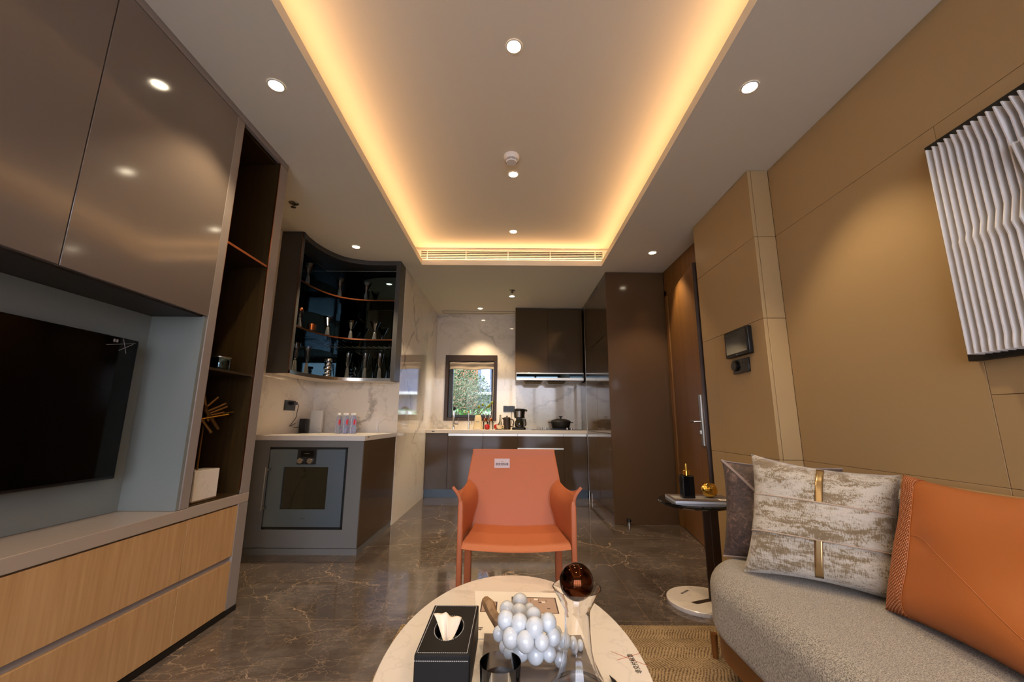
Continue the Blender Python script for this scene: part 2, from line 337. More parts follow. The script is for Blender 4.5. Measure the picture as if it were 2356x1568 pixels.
# led profiles lying on the cove ledges
# walls
box('wall_left', (-2.4, -2.45, 0), (-1.745, 2.34, H), 'room', kind='structure')
box('wall_niche_left', (-2.4, 2.34, 0), (-1.95, 4.1, H), 'marble', kind='structure')
box('wall_partition', (-2.4, 4.1, 0), (-1.11, 6.0, H), 'marble', kind='structure')
WX0, WX1, WZ0, WZ1 = -.965, -.208, .961, 1.909
boxes('wall_back', [((-1.11, 6.0, 0), (WX0, 6.1, H)), ((WX1, 6.0, 0), (2.2, 6.1, H)), ((WX0, 6.0, 0), (WX1, 6.1, WZ0)), ((WX0, 6.0, WZ1), (WX1, 6.1, H))], 'marble', kind='structure', smooth=False)
box('wall_right', (1.629, -2.45, 0), (2.2, 2.35, H), 'panelgap', kind='structure')
box('wall_column', (1.498, 2.362, 0), (2.2, 3.135, H), 'panelgap', kind='structure')
wr_ = bpy.data.objects['wall_right']; wc_ = bpy.data.objects['wall_column']
g = .001
for (y0, y1, z0, z1) in ((-2.4, 1.39, 0, .755), (1.39, 2.35, 0, .755), (-2.4, 1.39, .755, 1.055), (-.2, 1.39, 1.055, 2.08), (-2.4, -.2, 1.055, 2.08), (1.39, 2.35, .755, 2.08), (-2.4, 2.35, 2.08, H)):
    box('wall_panel', (1.617, y0 + g, z0 + g), (1.629, y1 - g, z1 - g * .2), 'panel', wr_, bev=.0012)
for (y0, y1, z0, z1) in ((2.95, 3.135, 0, .757), (2.35, 2.95, 0, .757), (2.95, 3.135, .757, 1.565), (2.35, 2.95, .757, 1.565), (2.35, 3.135, 1.565, 2.08), (2.35, 3.135, 2.08, H)):
    box('wall_panel', (1.486, y0 + g * .5, z0 + g), (1.498, y1 - g * .3, z1 - g), 'panel', wc_, bev=.0012)
for (z0, z1) in ((0, .757), (.757, 1.565), (1.565, 2.08), (2.08, H)):
    box('wall_panel', (1.487, 2.350, z0 + g), (1.508 - g, 2.362, z1 - g), 'panel', wc_, bev=.002)
    box('wall_panel', (1.508 + g, 2.350, z0 + g), (1.617, 2.362, z1 - g), 'panel', wc_, bev=.002)
# wood lined entry beyond the column
boxes('wall_entry', [((1.62, 3.135, 2.24), (1.7, 4.173, H)), ((1.62, 4.09, 0), (1.7, 4.173, 2.24)), ((1.62, 3.135, 0), (1.7, 3.19, 2.24))], 'doorw', kind='structure', smooth=False)
boxes('trim_1', [((1.60, 4.075, 0), (1.62, 4.14, 2.30)), ((1.60, 3.15, 2.24), (1.62, 4.14, 2.30))], 'doorw', kind='structure', bev=.004)
box('wall_corridor', (2.0, 3.135, 0), (2.2, 6.0, H), 'dark', kind='structure')  # black wall colour stands in for the darkness of the unlit corridor
# rear glass wall behind the camera
boxes('wall_rear', [((-2.4, -2.45, 0), (-1.6, -2.3, H)), ((1.58, -2.45, 0), (2.2, -2.3, H)), ((-1.6, -2.45, 2.45), (1.58, -2.3, H)), ((-1.6, -2.45, 0), (1.58, -2.3, .04))], 'room', kind='structure', smooth=False)
fr = [((-1.6, -2.4, .04), (-1.55, -2.34, 2.45)), ((1.53, -2.4, .04), (1.58, -2.34, 2.45)), ((-1.6, -2.4, 2.40), (1.58, -2.34, 2.45)), ((-1.6, -2.4, .04), (1.58, -2.34, .09))]
for x in (-.8, 0, .8): fr.append(((x - .03, -2.4, .04), (x + .03, -2.34, 2.45)))
boxes('window_2', fr, 'fr', kind='structure', smooth=False)
box('window_2_glass', (-1.56, -2.375, .08), (1.54, -2.368, 2.42), 'pane', bpy.data.objects['window_2'])
# ground outside
box('ground_outside', (-12, 6.1, -.25), (12, 22, -.12), 'lawn', kind='structure')
box('ground_bounce', (-12, -14, -.25), (12, -2.45, -.05), 'terr', kind='structure')  # unseen pale ground added so rear daylight bounces in without a green cast
# kitchen ceiling access frame
boxes('trim_2', [((-1.0, 5.79, H - .004), (.05, 5.80, H)), ((-1.0, 5.92, H - .004), (.05, 5.93, H)), ((-1.01, 5.79, H - .004), (-1.0, 5.93, H))], 'grey', kind='structure', smooth=False)

# ================================================================== kitchen window, blind, outside
w1 = boxes('window_1', [((WX0, 5.985, WZ0), (WX0 + .05, 6.12, WZ1)), ((WX1 - .045, 5.985, WZ0), (WX1, 6.12, WZ1)), ((WX0 + .05, 5.985, WZ1 - .09), (WX1 - .045, 6.12, WZ1)), ((WX0 + .05, 5.985, WZ0), (WX1 - .045, 6.12, WZ0 + .045))], 'fbrown', kind='structure', bev=.003)
boxes('window_frame', [((WX0 + .05, 6.03, WZ0 + .045), (-.853, 6.09, WZ1 - .09)), ((-.29, 6.03, WZ0 + .045), (WX1 - .045, 6.09, WZ1 - .09)), ((-.853, 6.03, WZ0 + .045), (-.29, 6.09, 1.045)), ((-.853, 6.03, 1.76), (-.29, 6.09, WZ1 - .09))], 'fr', w1, bev=.006)
box('window_glass', (-.853, 6.055, 1.045), (-.29, 6.061, 1.76), 'pane', w1)
box('window_handle', (-.278, 6.0, 1.28), (-.262, 6.03, 1.40), 'blk', w1, bev=.004)
bm = bmesh.new()
def fb(u, v):
    x = -.905 + u * .66; z = 1.815 - v * .115; sag = .012 * math.sin(u * 9) * v
    return Vector((x, 6.005 -   .008 * math.sin(v * PI * 2.3) - .003 * math.sin(u * 14 + v * 5), z + sag * .6))
grid(bm, fb, 30, 12)
bl = finish(bm, 'roman_blind', 'blind', solid=.006, base=True)
tag(bl, 'beige linen roman blind gathered at the top of the kitchen window', 'blind')
co = tube('blind_cord', [(-.262, 5.975, 1.70), (-.262, 5.97, 1.3), (-.272, 5.955, 1.12), (-.31, 5.93, 1.0), (-.345, 5.92, .93), (-.33, 5.91, .872), (-.275, 5.92, .90), (-.262, 5.93, 1.1), (-.255, 5.96, 1.4), (-.255, 5.975, 1.70)], .0022, 'cream2', bl, seg=6)
# hedge, tree and houses outside
bm = bmesh.new(); rnd = random.Random(3)
def leaves(bm, n, fx, size):
    for _ in range(n):
        p = fx(); d = Vector((rnd.uniform(-1, 1), rnd.uniform(-1, 1), rnd.uniform(-1, 1))).normalized(); e1 = d.orthogonal().normalized(); e2 = d.cross(e1); s = size * rnd.uniform(.6, 1.3)
        vs = [bm.verts.new(p + a) for a in (e1 * s, e2 * s * .5, -e1 * s, -e2 * s * .5)]; bm.faces.new(vs)
def ftree():
    while True:
        u, v, w = rnd.uniform(-1, 1), rnd.uniform(-1, 1), rnd.uniform(-1, 1)
        if u * u + v * v + w * w < 1: return Vector((-1.25 + u * .85, 9.2 + v * .7, 1.35 + w * .9))
leaves(bm, 15000, ftree, .024)
tr = thing('garden_tree', (-1.25, 9.2, -.12), 'leafy green tree seen through the kitchen window', 'tree')
finish(bm, 'foliage', 'hedge', tr, smooth=False)
tube('trunk', [(-1.25, 9.2, -.12), (-1.2, 9.2, .6), (-1.25, 9.2, 1.2)], [.07, .06, .04], 'branch', tr)
bm = bmesh.new()
leaves(bm, 4000, lambda: Vector((rnd.uniform(-1.9, .3), rnd.uniform(8.0, 8.5), rnd.uniform(-.1, .95 + .25 * math.sin(rnd.random() * 9)))), .04)
tag(finish(bm, 'grass_clump', 'lawn', smooth=False, base=True, kind='stuff'), 'bright green ornamental grass below the kitchen window view', 'grass')
ho = thing('neighbour_house', (-.2, 13, -.12), 'pale blue house with a white balcony beyond the garden tree', 'house')
box('wall', (-1.05, 13, -.12), (4.5, 14, 7.5), 'bwall2', ho); box('balcony', (-1.1, 12.7, 1.75), (2.2, 13.0, 1.83), 'white', ho)  # wall height added to keep bright sky out of the reflections
for i in range(4): box('window', (-.95 + i * .42, 12.97, 1.95), (-.67 + i * .42, 13.0, 2.7), 'bwall', ho)
box('terrace_rail', (-1.1, 12.6, .9), (2.2, 12.66, 1.25), 'white', ho)
h2 = thing('terracotta_house', (-2, 17, -.12), 'terracotta coloured house wall far behind the garden tree', 'house')
box('wall', (-9, 17, -.12), (7, 18, 13), 'terra', h2); box('roof', (-9.2, 16.8, 13), (7.2, 18.2, 13.2), 'fbrown', h2)  # built extra tall, out of view, to screen the sky from floor reflections

# ================================================================== downlights, sprinklers, smoke detector
def downlight(x, y, z, label, power, grp='recessed ceiling downlights', tilt=None, size=1.55):
    t = thing('downlight', (x, y, z), label, 'light', grp)
    lathe('trim_ring', [(.031, -.001), (.034, -.005), (.040, -.004), (.041, -.0005)], (x, y, z), 'trim', t, 28, cap=False)
    lathe('lamp_lens', [(0, -.0035), (.018, -.0032), (.032, -.0012)], (x, y, z), 'lamp', t, 28, cap=False)
    l = bpy.data.lights.new('spot', 'SPOT'); l.energy = power; l.color = K3; l.spot_size = size; l.spot_blend = .5; l.shadow_soft_size = .028
    o = bpy.data.objects.new('spot_lamp', l); COL.objects.link(o); o.parent = t; o.location = (0, 0, -.035)
    if tilt: o.rotation_euler = tilt
PW = 33
downlight(-1.133, 1.70, H, 'ceiling downlight beside the lacquered wall cabinet', PW)
downlight(1.129, 1.69, H, 'ceiling downlight beside the tan wall near the slatted art', PW)
downlight(-1.439, 3.56, H, 'ceiling downlight in front of the curved glass cabinet', PW * 2.8)
downlight(1.328, 3.65, H, 'ceiling downlight in front of the entry door', PW)
downlight(.004, 5.06, H, 'ceiling downlight just behind the kitchen sprinkler', PW * 3.4)
downlight(-.446, 5.65, H, 'ceiling downlight above the kitchen window', PW * 1.4)
downlight(.003, 1.68, 2.74, 'tray ceiling downlight nearest the camera', PW)
downlight(.006, 2.73, 2.74, 'tray ceiling downlight behind the smoke detector', PW)
downlight(.012, 3.66, 2.74, 'tray ceiling downlight nearest the air grille', PW)
for x, y, z, w_ in ((-1.13, -.3, H, 'on the media cabinet side'), (1.13, -.3, H, 'on the sofa side'), (0, .3, 2.74, 'in the tray ceiling')):
    downlight(x, y, z, 'ceiling downlight behind the viewpoint ' + w_, PW)
def sprinkler(x, y, label):
    t = thing('sprinkler', (x, y, H), label, 'sprinkler', 'ceiling sprinklers')
    lathe('escutcheon', [(.0, -.004), (.03, -.004), (.036, 0)], (x, y, H), 'nickel', t, 20, cap=False)
    lathe('head', [(.006, -.004), (.006, -.028), (.018, -.030), (.018, -.034), (0, -.034)], (x, y, H), 'nickel', t, 12)
sprinkler(-1.614, 2.79, 'metal ceiling sprinkler beside the display shelves')
sprinkler(.004, 4.82, 'metal ceiling sprinkler in the middle of the kitchen')
sd = thing('smoke_detector', (-.007, 2.52, 2.74), 'round white smoke detector on the tray ceiling', 'smoke detector')
lathe('body', [(.052, 0), (.054, -.015), (.046, -.034), (.036, -.048), (.034, -.052), (0, -.053)], (-.007, 2.52, 2.74), 'white', sd, 32)
bm = bmesh.new()
for k2 in range(8):
    for zz, rr in ((-.0365, .0452), (-.0425, .0412)):
        a0 = k2 * PI / 4 + .05
        for q in range(4):
            a = a0 + q * .17; p = Vector((-.007 + rr * math.cos(a), 2.52 + rr * math.sin(a), 2.74 + zz)); b2 = Vector((-math.sin(a), math.cos(a), 0)) * .0042
            bm.faces.new([bm.verts.new(p + b2 + Vector((0, 0, .0015))), bm.verts.new(p - b2 + Vector((0, 0, .0015))), bm.verts.new(p - b2 - Vector((0, 0, .0015))), bm.verts.new(p + b2 - Vector((0, 0, .0015)))])
finish(bm, 'vent_slots', 'ink', sd, smooth=False)
# linear air grille in the tray end
ag = thing('air_grille', (0, 4.05, 2.59), 'long white linear air conditioning grille at the end of the tray ceiling', 'vent')
boxes('frame', [((-.99, 4.05, 2.586), (-.95, 4.06, 2.715)), ((.95, 4.05, 2.586), (.99, 4.06, 2.715)), ((-.99, 4.045, 2.709), (.99, 4.06, 2.718)), ((-.99, 4.05, 2.586), (.99, 4.06, 2.606))], 'trim', ag)
box('recess', (-.949, 4.12, 2.605), (.949, 4.125, 2.711), 'dark', ag)  # black sheet paints the shade seen between the slats
boxes('slat', [((-.95, 4.052, 2.612 + i * .0182), (.95, 4.066, 2.6175 + i * .0182)) for i in range(6)], 'trim', ag)
for x in (-.885, -.48, -.04, .4, .87): box('divider', (x - .004, 4.047, 2.606), (x + .004, 4.057, 2.71), 'trim', ag)

# ================================================================== TV wall unit (left)
D0, D1 = 2.34, 1.914
wc = thing('wall_cabinet', (-1.56, .6, 1.43), 'glossy taupe lacquered upper wall cabinet above the television', 'cabinet')
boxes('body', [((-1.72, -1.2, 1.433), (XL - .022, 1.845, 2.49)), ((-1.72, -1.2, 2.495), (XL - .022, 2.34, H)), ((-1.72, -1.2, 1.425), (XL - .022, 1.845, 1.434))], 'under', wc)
for y0, y1 in ((-1.2, -.73), (-.73, -.08), (-.08, .568), (.568, 1.216), (1.216, 1.863)):
    box('door', (XL - .02, y0 + .002, 1.430), (XL, y1 - .002, 2.491), 'taupe', wc, bev=.0015)
bx_ = box('top_filler', (XL - .02, -1.2, 2.4935), (XL + .001, 2.34, H), 'frame', wc)
rec = thing('television_recess', (-1.6, .3, .577), 'blue grey panelled recess around the television', 'wall panel')
box('back_panel', (-1.70, -1.2, .578), (-1.66, 1.845, 1.424), 'greyp', rec)
dc = thing('display_bookcase', (-1.56, 2.12, .53), 'tall taupe framed open display niche with dark wood lining', 'bookcase')
for a_, b_ in (((XL - .03, 1.862, .578), (XL, 1.914, 2.492)), ((XL - .045, 2.262, .578), (XL, 2.34, 2.492))): box('stile', a_, b_, 'frame', dc, bev=.002)
box('side_panel', (-1.72, 2.325, .578), (XL - .045, 2.34, 2.492), 'frame', dc)
box('recess_panel', (-1.66, 1.845, .578), (XL - .004, 1.861, 1.424), 'greyp', dc)
for a_, b_ in (((-1.72, 1.862, .578), (-1.70, 2.325, 2.492)), ((-1.70, 1.862, .578), (XL - .03, 1.914, 2.492)), ((-1.70, 2.2565, .578), (XL - .003, 2.2615, 2.492)), ((-1.70, 1.914, 2.482), (XL - .03, 2.262, 2.492)), ((-1.70, 1.914, .578), (XL - .012, 2.262, .5815))): box('lining', a_, b_, 'dkwood', dc)
for z, mm in ((1.823, 'copedge'), (1.19, 'dkwood')):
    s_ = box('shelf', (-1.70, 1.914, z), (XL - .008, 2.262, z + .012), 'dkwood', dc)
    if mm == 'copedge': box('edge_strip', (XL - .009, 1.914, z), (XL - .006, 2.262, z + .012), 'copedge', s_)
for y_ in (1.910, 2.2595): box('edge_trim', (XL - .006, y_ + (.003 if y_ < 2 else -.004), .60), (XL - .001, y_ + (.0065 if y_ < 2 else .0028), 2.49), 'copedge', dc)
le = tag(box('media_ledge', (-1.72, -1.2, .53), (XL + .001, 2.34, .577), 'ledge', bev=.002, base=True), 'long glossy beige ledge below the television', 'ledge')
mc = thing('media_cabinet', (-1.56, .5, 0), 'low oak drawer cabinet under the television ledge', 'cabinet')
boxes('body', [((-1.72, -1.2, .03), (XL - .02, 2.262, .5295)), ], 'frame', mc)
box('side_panel', (-1.72, 2.2625, .028), (XL, 2.34, .5295), 'frame', mc, bev=.001)
box('plinth', (-1.7, -1.2, 0), (XL + .0005, 2.345, .028), 'kick', mc)
box('channel', (XL - .0205, -1.2, .24), (XL - .012, 2.262, .30), 'frame', mc)
for y0, y1 in ((-1.2, -.55), (-.55, .686), (.686, 1.923), (1.923, 2.262)):
    for z0, z1 in ((.03, .254), (.28, .524)):
        box('drawer', (XL - .02, y0 + .0015, z0), (XL - .001, y1 - .0015, z1), 'oak', mc, bev=.0012)
tv = thing('television', (-1.62, 1.23, .718), 'large black flat television mounted in the grey recess', 'television')
box('housing', (-1.645, .73, .722), (-1.603, 1.744, 1.288), 'blk', tv, bev=.004)
box('screen', (-1.604, .74, .735), (-1.5995, 1.735, 1.284), 'tv', tv)
box('wall_mount', (-1.66, 1.0, .9), (-1.645, 1.4, 1.1), 'blk', tv)
bm = bmesh.new()
for a, b in (((1.60, 1.247), (1.722, 1.274)), ((1.665, 1.285), (1.688, 1.225)), ((1.655, 1.233), (1.712, 1.268))):
    add_tube(bm, [(-1.5990, a[0], a[1]), (-1.5985, b[0], b[1])], .0009, 5)
finish(bm, 'marker_cross', 'grey', tv)
bm = bmesh.new()
for i in range(2): bx(bm, (-1.5993, 1.625 + i * .012, 1.264), (-1.599, 1.634 + i * .012, 1.276))
finish(bm, 'small_mark', 'grey', tv)
# objects on the display shelves
d_ = thing('storage_box', (-1.58, 2.0, 1.835), 'white rounded box behind the frame on the copper edged shelf', 'box')
prism('body', rrect(-1.64, -1.55, 1.925, 2.105, .02), [(.004, 1.835), (0, 1.84), (0, 1.985), (.006, 1.995), (.02, 2.0)], 'white', d_)
box('small_print', (-1.5499, 2.04, 1.86), (-1.549, 2.09, 1.862), 'ink', d_)
tn = thing('shelf_tin', (-1.50, 2.10, 1.202), 'glossy dark cylindrical tin on the middle display shelf', 'tin')
lathe('body', [(.046, 0), (.048, .003), (.048, .066), (.046, .069)], (-1.50, 2.10, 1.202), 'mirror', tn); lathe('rim', [(.048, .066), (.049, .068), (.049, .072), (.046, .072)], (-1.50, 2.10, 1.202), 'satin', tn, cap=False)
sc_ = thing('tube_sculpture', (-1.50, 2.07, .582), 'brass tube burst sculpture on a white marble block', 'sculpture')
box('base_plate', (-1.56, 1.965, .582), (-1.44, 2.16, .588), 'brassd', sc_)
box('marble_block', (-1.54, 1.985, .588), (-1.455, 2.145, .722), 'marbleT', sc_, bev=.002)
tube('rod', [(-1.5, 2.05, .72), (-1.5, 2.05, .96)], .0045, 'brassd', sc_)
C0 = Vector((-1.5, 2.075, .985))
for (a, b, mm) in (((2.035, 1.075), (2.075, .95), 'brassd'), ((2.03, 1.01), (2.155, .915), 'brassd'), ((2.035, 1.02), (2.145, .912), 'brassd'), ((2.05, .985), (2.165, 1.04), 'brassd'), ((2.05, .97), (2.182, 1.025), 'brassd'), ((2.05, 1.0), (2.125, 1.07), 'brassd'), ((2.02, .97), (2.07, .895), 'brassd'), ((2.06, .97), (2.175, .995), 'brassd'), ((2.02, .96), (2.17, .985), 'gold'), ((2.165, .988), (2.24, 1.0), 'gold')):
    bm = bmesh.new(); add_tube(bm, [(-1.5 + random.uniform(-.02, .02), a[0], a[1]), (-1.485 + random.uniform(-.02, .02), b[0], b[1])], .0075 if mm == 'brassd' else .005, 10); finish(bm, 'tube', mm, sc_)
# ================================================================== oven cabinet with counter (niche)
OY = 3.216
oc = thing('oven_cabinet', (-1.52, 3.6, 0), 'dark grey base cabinet with built in oven below the curved glass cabinet', 'cabinet')
boxes('body', [((-1.945, OY + .036, .046), (-1.131, 4.075, .80)), ], 'gunm2', oc)
for a_, b_ in (((-1.945, OY, .048), (-1.822, OY + .02, .805)), ((-1.231, OY, .048), (-1.117, OY + .02, .805)), ((-1.8219, OY, .757), (-1.2311, OY + .02, .805)), ((-1.8219, OY, .048), (-1.2311, OY + .02, .172))): box('front_panel', a_, b_, 'gunm', oc)
box('plinth', (-1.945, OY + .002, 0), (-1.113, 4.075, .044), 'gunm', oc)
box('side_panel', (-1.131, OY + .003, .048), (-1.111, 4.075, .805), 'gloss', oc, bev=.001)
wt_ = prism('oven_worktop', [(-1.949, OY - .004), (-1.108, OY - .004), (-1.108, 4.098), (-1.949, 4.098)], [(0, .806), (0, .842)], 'worktop2', base=True)
tag(wt_, 'white quartz worktop on the oven cabinet', 'worktop')
ov = thing('oven', (-1.526, 3.3, .175), 'built in blue grey oven with two round knobs', 'oven')
boxes('surround', [((-1.820, OY + .004, .174), (-1.233, OY + .03, .19)), ((-1.820, OY + .004, .745), (-1.233, OY + .03, .755)), ((-1.820, OY + .004, .174), (-1.811, OY + .03, .755)), ((-1.243, OY + .004, .174), (-1.233, OY + .03, .755))], 'blk', ov)
boxes('door', [((-1.811, OY - .008, .192), (-1.70, OY + .016, .741)), ((-1.366, OY - .008, .192), (-1.246, OY + .016, .741)), ((-1.70, OY - .008, .192), (-1.366, OY + .016, .314)), ((-1.70, OY - .008, .613), (-1.366, OY + .016, .741))], 'steel', ov)
box('door_glass', (-1.70, OY + .002, .314), (-1.366, OY + .014, .613), 'oveng', ov)
cp = box('control_panel', (-1.606, OY - .0105, .632), (-1.462, OY - .007, .741), 'blk', ov, bev=.001)
box('display', (-1.580, OY - .0115, .688), (-1.486, OY - .010, .732), 'tv', cp)
boxes('display_text', [((-1.552 + i * .0055, OY - .0122, .7085), (-1.548 + i * .0055, OY - .0114, .7115)) for i in range(7)], 'satin', cp)
for x in (-1.574, -1.501):
    kb = lathe('knob', [(.021, 0), (.022, .003), (.020, .022), (.018, .024), (0, .024)], (x, OY - .0105, .659), 'satin', ov, 28, axis=(0, -1, 0))
    tube('knob_grip', [(x - .018, OY - .036, .655), (x + .026, OY - .036, .666)], .003, 'satin', kb, 6)
hd = box('handle', (-1.822, OY - .035, .305), (-1.816, OY - .029, .612), 'satin', ov, bev=.001)
boxes('handle_foot', [((-1.822, OY - .03, z), (-1.795, OY - .008, z + .014)) for z in (.588, .318)], 'nickel', ov)
boxes('maker_mark', [((-1.545 + i * .0058, OY - .0086, .2475), (-1.5405 + i * .0058, OY - .0078, .2505)) for i in range(7)], 'ink', ov)
# small outlet on side edge of worktop
boxes('edge_sockets', [((-1.1075, 3.27, .828), (-1.1065, 3.285, .836)), ((-1.1075, 3.292, .828), (-1.1065, 3.302, .836))], 'ink', wt_)
# ---- curved display cabinet
def curve(off=0.):
    P = [(-1.775, 3.262), (-1.785, 3.36), (-1.778, 3.479), (-1.757, 3.58), (-1.728, 3.67), (-1.692, 3.745), (-1.647, 3.808), (-1.59, 3.852), (-1.532, 3.880), (-1.465, 3.903), (-1.398, 3.914), (-1.27, 3.918), (-1.150, 3.916)]
    out = []
    for i, p in enumerate(P):
        a = Vector(P[max(i - 1, 0)]); b = Vector(P[min(i + 1, len(P) - 1)]); t = (b - a).normalized(); n = Vector((-t.y, t.x))  # points into the cabinet
        if n.x > 0: n = -n
        out.append((p[0] + (-t.y) * -off * -1, p[1] + t.x * off) if False else (p[0] - t.y * off * 1, p[1] + t.x * off))
    return out
def shelfmesh(bm, z0, z1, off=0., x1=-1.15):
    c = curve(off); out = c + [(x1, 4.085), (-1.93, 4.085), (-1.93, 3.262)]
    n = len(out); A = [bm.verts.new((p[0], p[1], z0)) for p in out]; B = [bm.verts.new((p[0], p[1], z1)) for p in out]
    for i in range(n): j = (i + 1) % n; bm.faces.new((A[i], A[j], B[j], B[i]))
    bmesh.ops.triangulate(bm, faces=[bm.faces.new(A), bm.faces.new(B)])
def ribbon(bm, z0, z1, off0, off1):
    a, b = curve(off0), curve(off1); V = [[bm.verts.new((*p, z)) for p in q] for q, z in ((a, z0), (a, z1), (b, z1), (b, z0))]
    for s in range(4):
        A, B = V[s], V[(s + 1) % 4]
        for i in range(len(a) - 1): bm.faces.new((A[i], A[i + 1], B[i + 1], B[i]))
wn_ = thing('curved_wall_cabinet', (-1.52, 3.8, 1.33), 'dark grey wall cabinet with curved open front, smoked mirrors and copper edged shelves', 'cabinet')
bm = bmesh.new(); shelfmesh(bm, 2.49, H - .002); finish(bm, 'top_panel', 'gunm2', wn_)
bm = bmesh.new(); shelfmesh(bm, 1.325, 1.345); finish(bm, 'bottom_panel', 'worktop', wn_)
bm = bmesh.new(); ribbon(bm, 1.323, 1.352, -.012, .002); finish(bm, 'bottom_edge', 'satin', wn_)
bm = bmesh.new(); ribbon(bm, 2.485, H - .001, -.012, .002); finish(bm, 'top_edge', 'gunm2', wn_)
boxes('end_panel', [((-1.948, 3.255, 1.325), (-1.778, 3.275, H - .001)), ((-1.785, 3.257, 1.325), (-1.772, 3.30, H - .001))], 'gunm2', wn_)
box('edge_strip', (-1.7745, 3.254, 1.325), (-1.7715, 3.262, H - .001), 'copedge', wn_)
boxes('side_panel', [((-1.155, 3.905, 1.335), (-1.112, 4.095, H - .001))], 'gunm2', wn_)
for (x0, x1) in ((-1.93, -1.80), (-1.798, -1.155)):
    for z0, z1 in ((1.35, 2.13), (2.132, 2.485)): box('mirror_back', (x0, 4.085, z0), (x1, 4.093, z1), 'mirror', wn_)
for (y0, y1) in ((3.28, 3.55), (3.552, 4.085)):
    for z0, z1 in ((1.35, 2.13), (2.132, 2.485)): box('mirror_side', (-1.945, y0, z0), (-1.93, y1, z1), 'mirror', wn_)
box('mirror_end', (-1.157, 3.93, 1.35), (-1.1545, 4.084, 2.485), 'mirrorB', wn_)
for z in (2.118, 1.722):
    bm = bmesh.new(); shelfmesh(bm, z, z + .010, .012); s_ = finish(bm, 'shelf', 'mirrorB', wn_)
    bm = bmesh.new(); ribbon(bm, z - .001, z + .011, .004, .0125); finish(bm, 'edge_trim', 'copedge', s_)
SZ = {'t': 2.129, 'm': 1.733, 'b': 1.3455}
# stemware hanging rack under the middle shelf
rk = thing('stemware_rack', (-1.4, 3.97, 1.67), 'dark metal hanging rack under the middle shelf of the curved cabinet', 'rack')
bm = bmesh.new()
for x in [-1.19 - i * .052 for i in range(13)]: add_tube(bm, [(x, 3.94 if x > -1.6 else 3.85, 1.668), (x - .0, 4.06, 1.668)], .0022, 6)
add_tube(bm, [(-1.18, 4.0, 1.668), (-1.83, 4.0, 1.668)], .0022, 6); add_tube(bm, [(-1.18, 4.05, 1.668), (-1.83, 4.05, 1.668)], .0022, 6)
finish(bm, 'bars', 'nickel', rk)
bm = bmesh.new()
for x in (-1.20, -1.5, -1.8): add_tube(bm, [(x, 4.0, 1.668), (x, 4.0, 1.722)], .0022, 6)
finish(bm, 'hanger', 'copedge', rk)
# glasses
def goblet(name, label, grp, hb, hs, r):
    t = thing(name, (0, 0, 0), label, 'glass', grp)
    lathe('stem', [(.021, 0), (.0205, .004), (.0125, hs), (.006, hs + .008), (0, hs + .009)], (0, 0, 0), 'frost', t, 20)
    lathe('bowl', [(0, hs + .004), (.009, hs + .008), (.011, hs + .018), (.018, hs + .030), (r, hs + hb), (r - .001, hs + hb), (.017, hs + .032), (.009, hs + .021), (0, hs + .018)], (0, 0, 0), 'thin', t, 28, cap=False)
    return t
GS = [(-1.79, 3.44, 't', 'flared cocktail glass at the left end of the top shelf'), (-1.665, 3.82, 't', 'flared cocktail glass in the middle of the top shelf'), (-1.455, 3.945, 't', 'flared cocktail glass toward the right of the top shelf'),
      (-1.712, 3.74, 'm', 'flared cocktail glass beside the copper cup on the middle shelf'), (-1.565, 3.915, 'm', 'flared cocktail glass at the centre of the middle shelf'), (-1.345, 3.955, 'm', 'flared cocktail glass at the right end of the middle shelf')]
g0 = goblet('cocktail_glass', GS[0][3], 'cocktail glasses in the curved cabinet', .105, .072, .049)
for i, (x, y, s, lb) in enumerate(GS):
    if i == 0: g0.location = (x, y, SZ[s])
    else: dup(g0, (x, y, SZ[s]), lb)
FS = [(-1.815, 3.42, 'tall flute glass nearest the left end of the bottom shelf'), (-1.805, 3.60, 'tall flute glass second from the left on the bottom shelf'), (-1.575, 3.93, 'tall flute glass just right of the ring tower'), (-1.415, 3.95, 'tall flute glass second from the right on the bottom shelf'), (-1.275, 3.955, 'tall flute glass at the right end of the bottom shelf')]
f0 = goblet('flute_glass', FS[0][2], 'flute glasses on the bottom shelf', .15, .10, .034)
for i, (x, y, lb) in enumerate(FS):
    if i == 0: f0.location = (x, y, SZ['b'])
    else: dup(f0, (x, y, SZ['b']), lb)
dk = thing('decanter', (-1.84, 3.47, SZ['m']), 'small clear decanter with copper ball stopper on the middle shelf', 'decanter')
lathe('body', [(0, 0), (.030, 0), (.03, .03), (.018, .07), (.017, .125), (.028, .15), (.0265, .15), (.0155, .125), (.0165, .07), (.028, .03), (.028, .004), (0, .004)], (-1.84, 3.47, SZ['m']), 'thin', dk, 24, cap=False)
bm = bmesh.new(); ball(bm, (-1.84, 3.47, SZ['m'] + .168), .026); finish(bm, 'ball_stopper', 'copper', dk)
ccp = thing('copper_tumbler', (-1.795, 3.60, SZ['m']), 'clear tumbler with copper lining on the middle shelf', 'cup')
lathe('glass_wall', [(0, 0), (.042, 0), (.043, .07), (.040, .07), (.039, .012), (0, .012)], (-1.795, 3.60, SZ['m']), 'glass', ccp, 28, cap=False)
lathe('copper_lining', [(0, .014), (.037, .014), (.038, .068), (.036, .068), (.035, .018), (0, .018)], (-1.795, 3.60, SZ['m']), 'copper', ccp, 28, cap=False)
rt_ = thing('ring_tower', (-1.70, 3.79, SZ['b']), 'stacked glass and chrome ring tower on the bottom shelf', 'ornament')
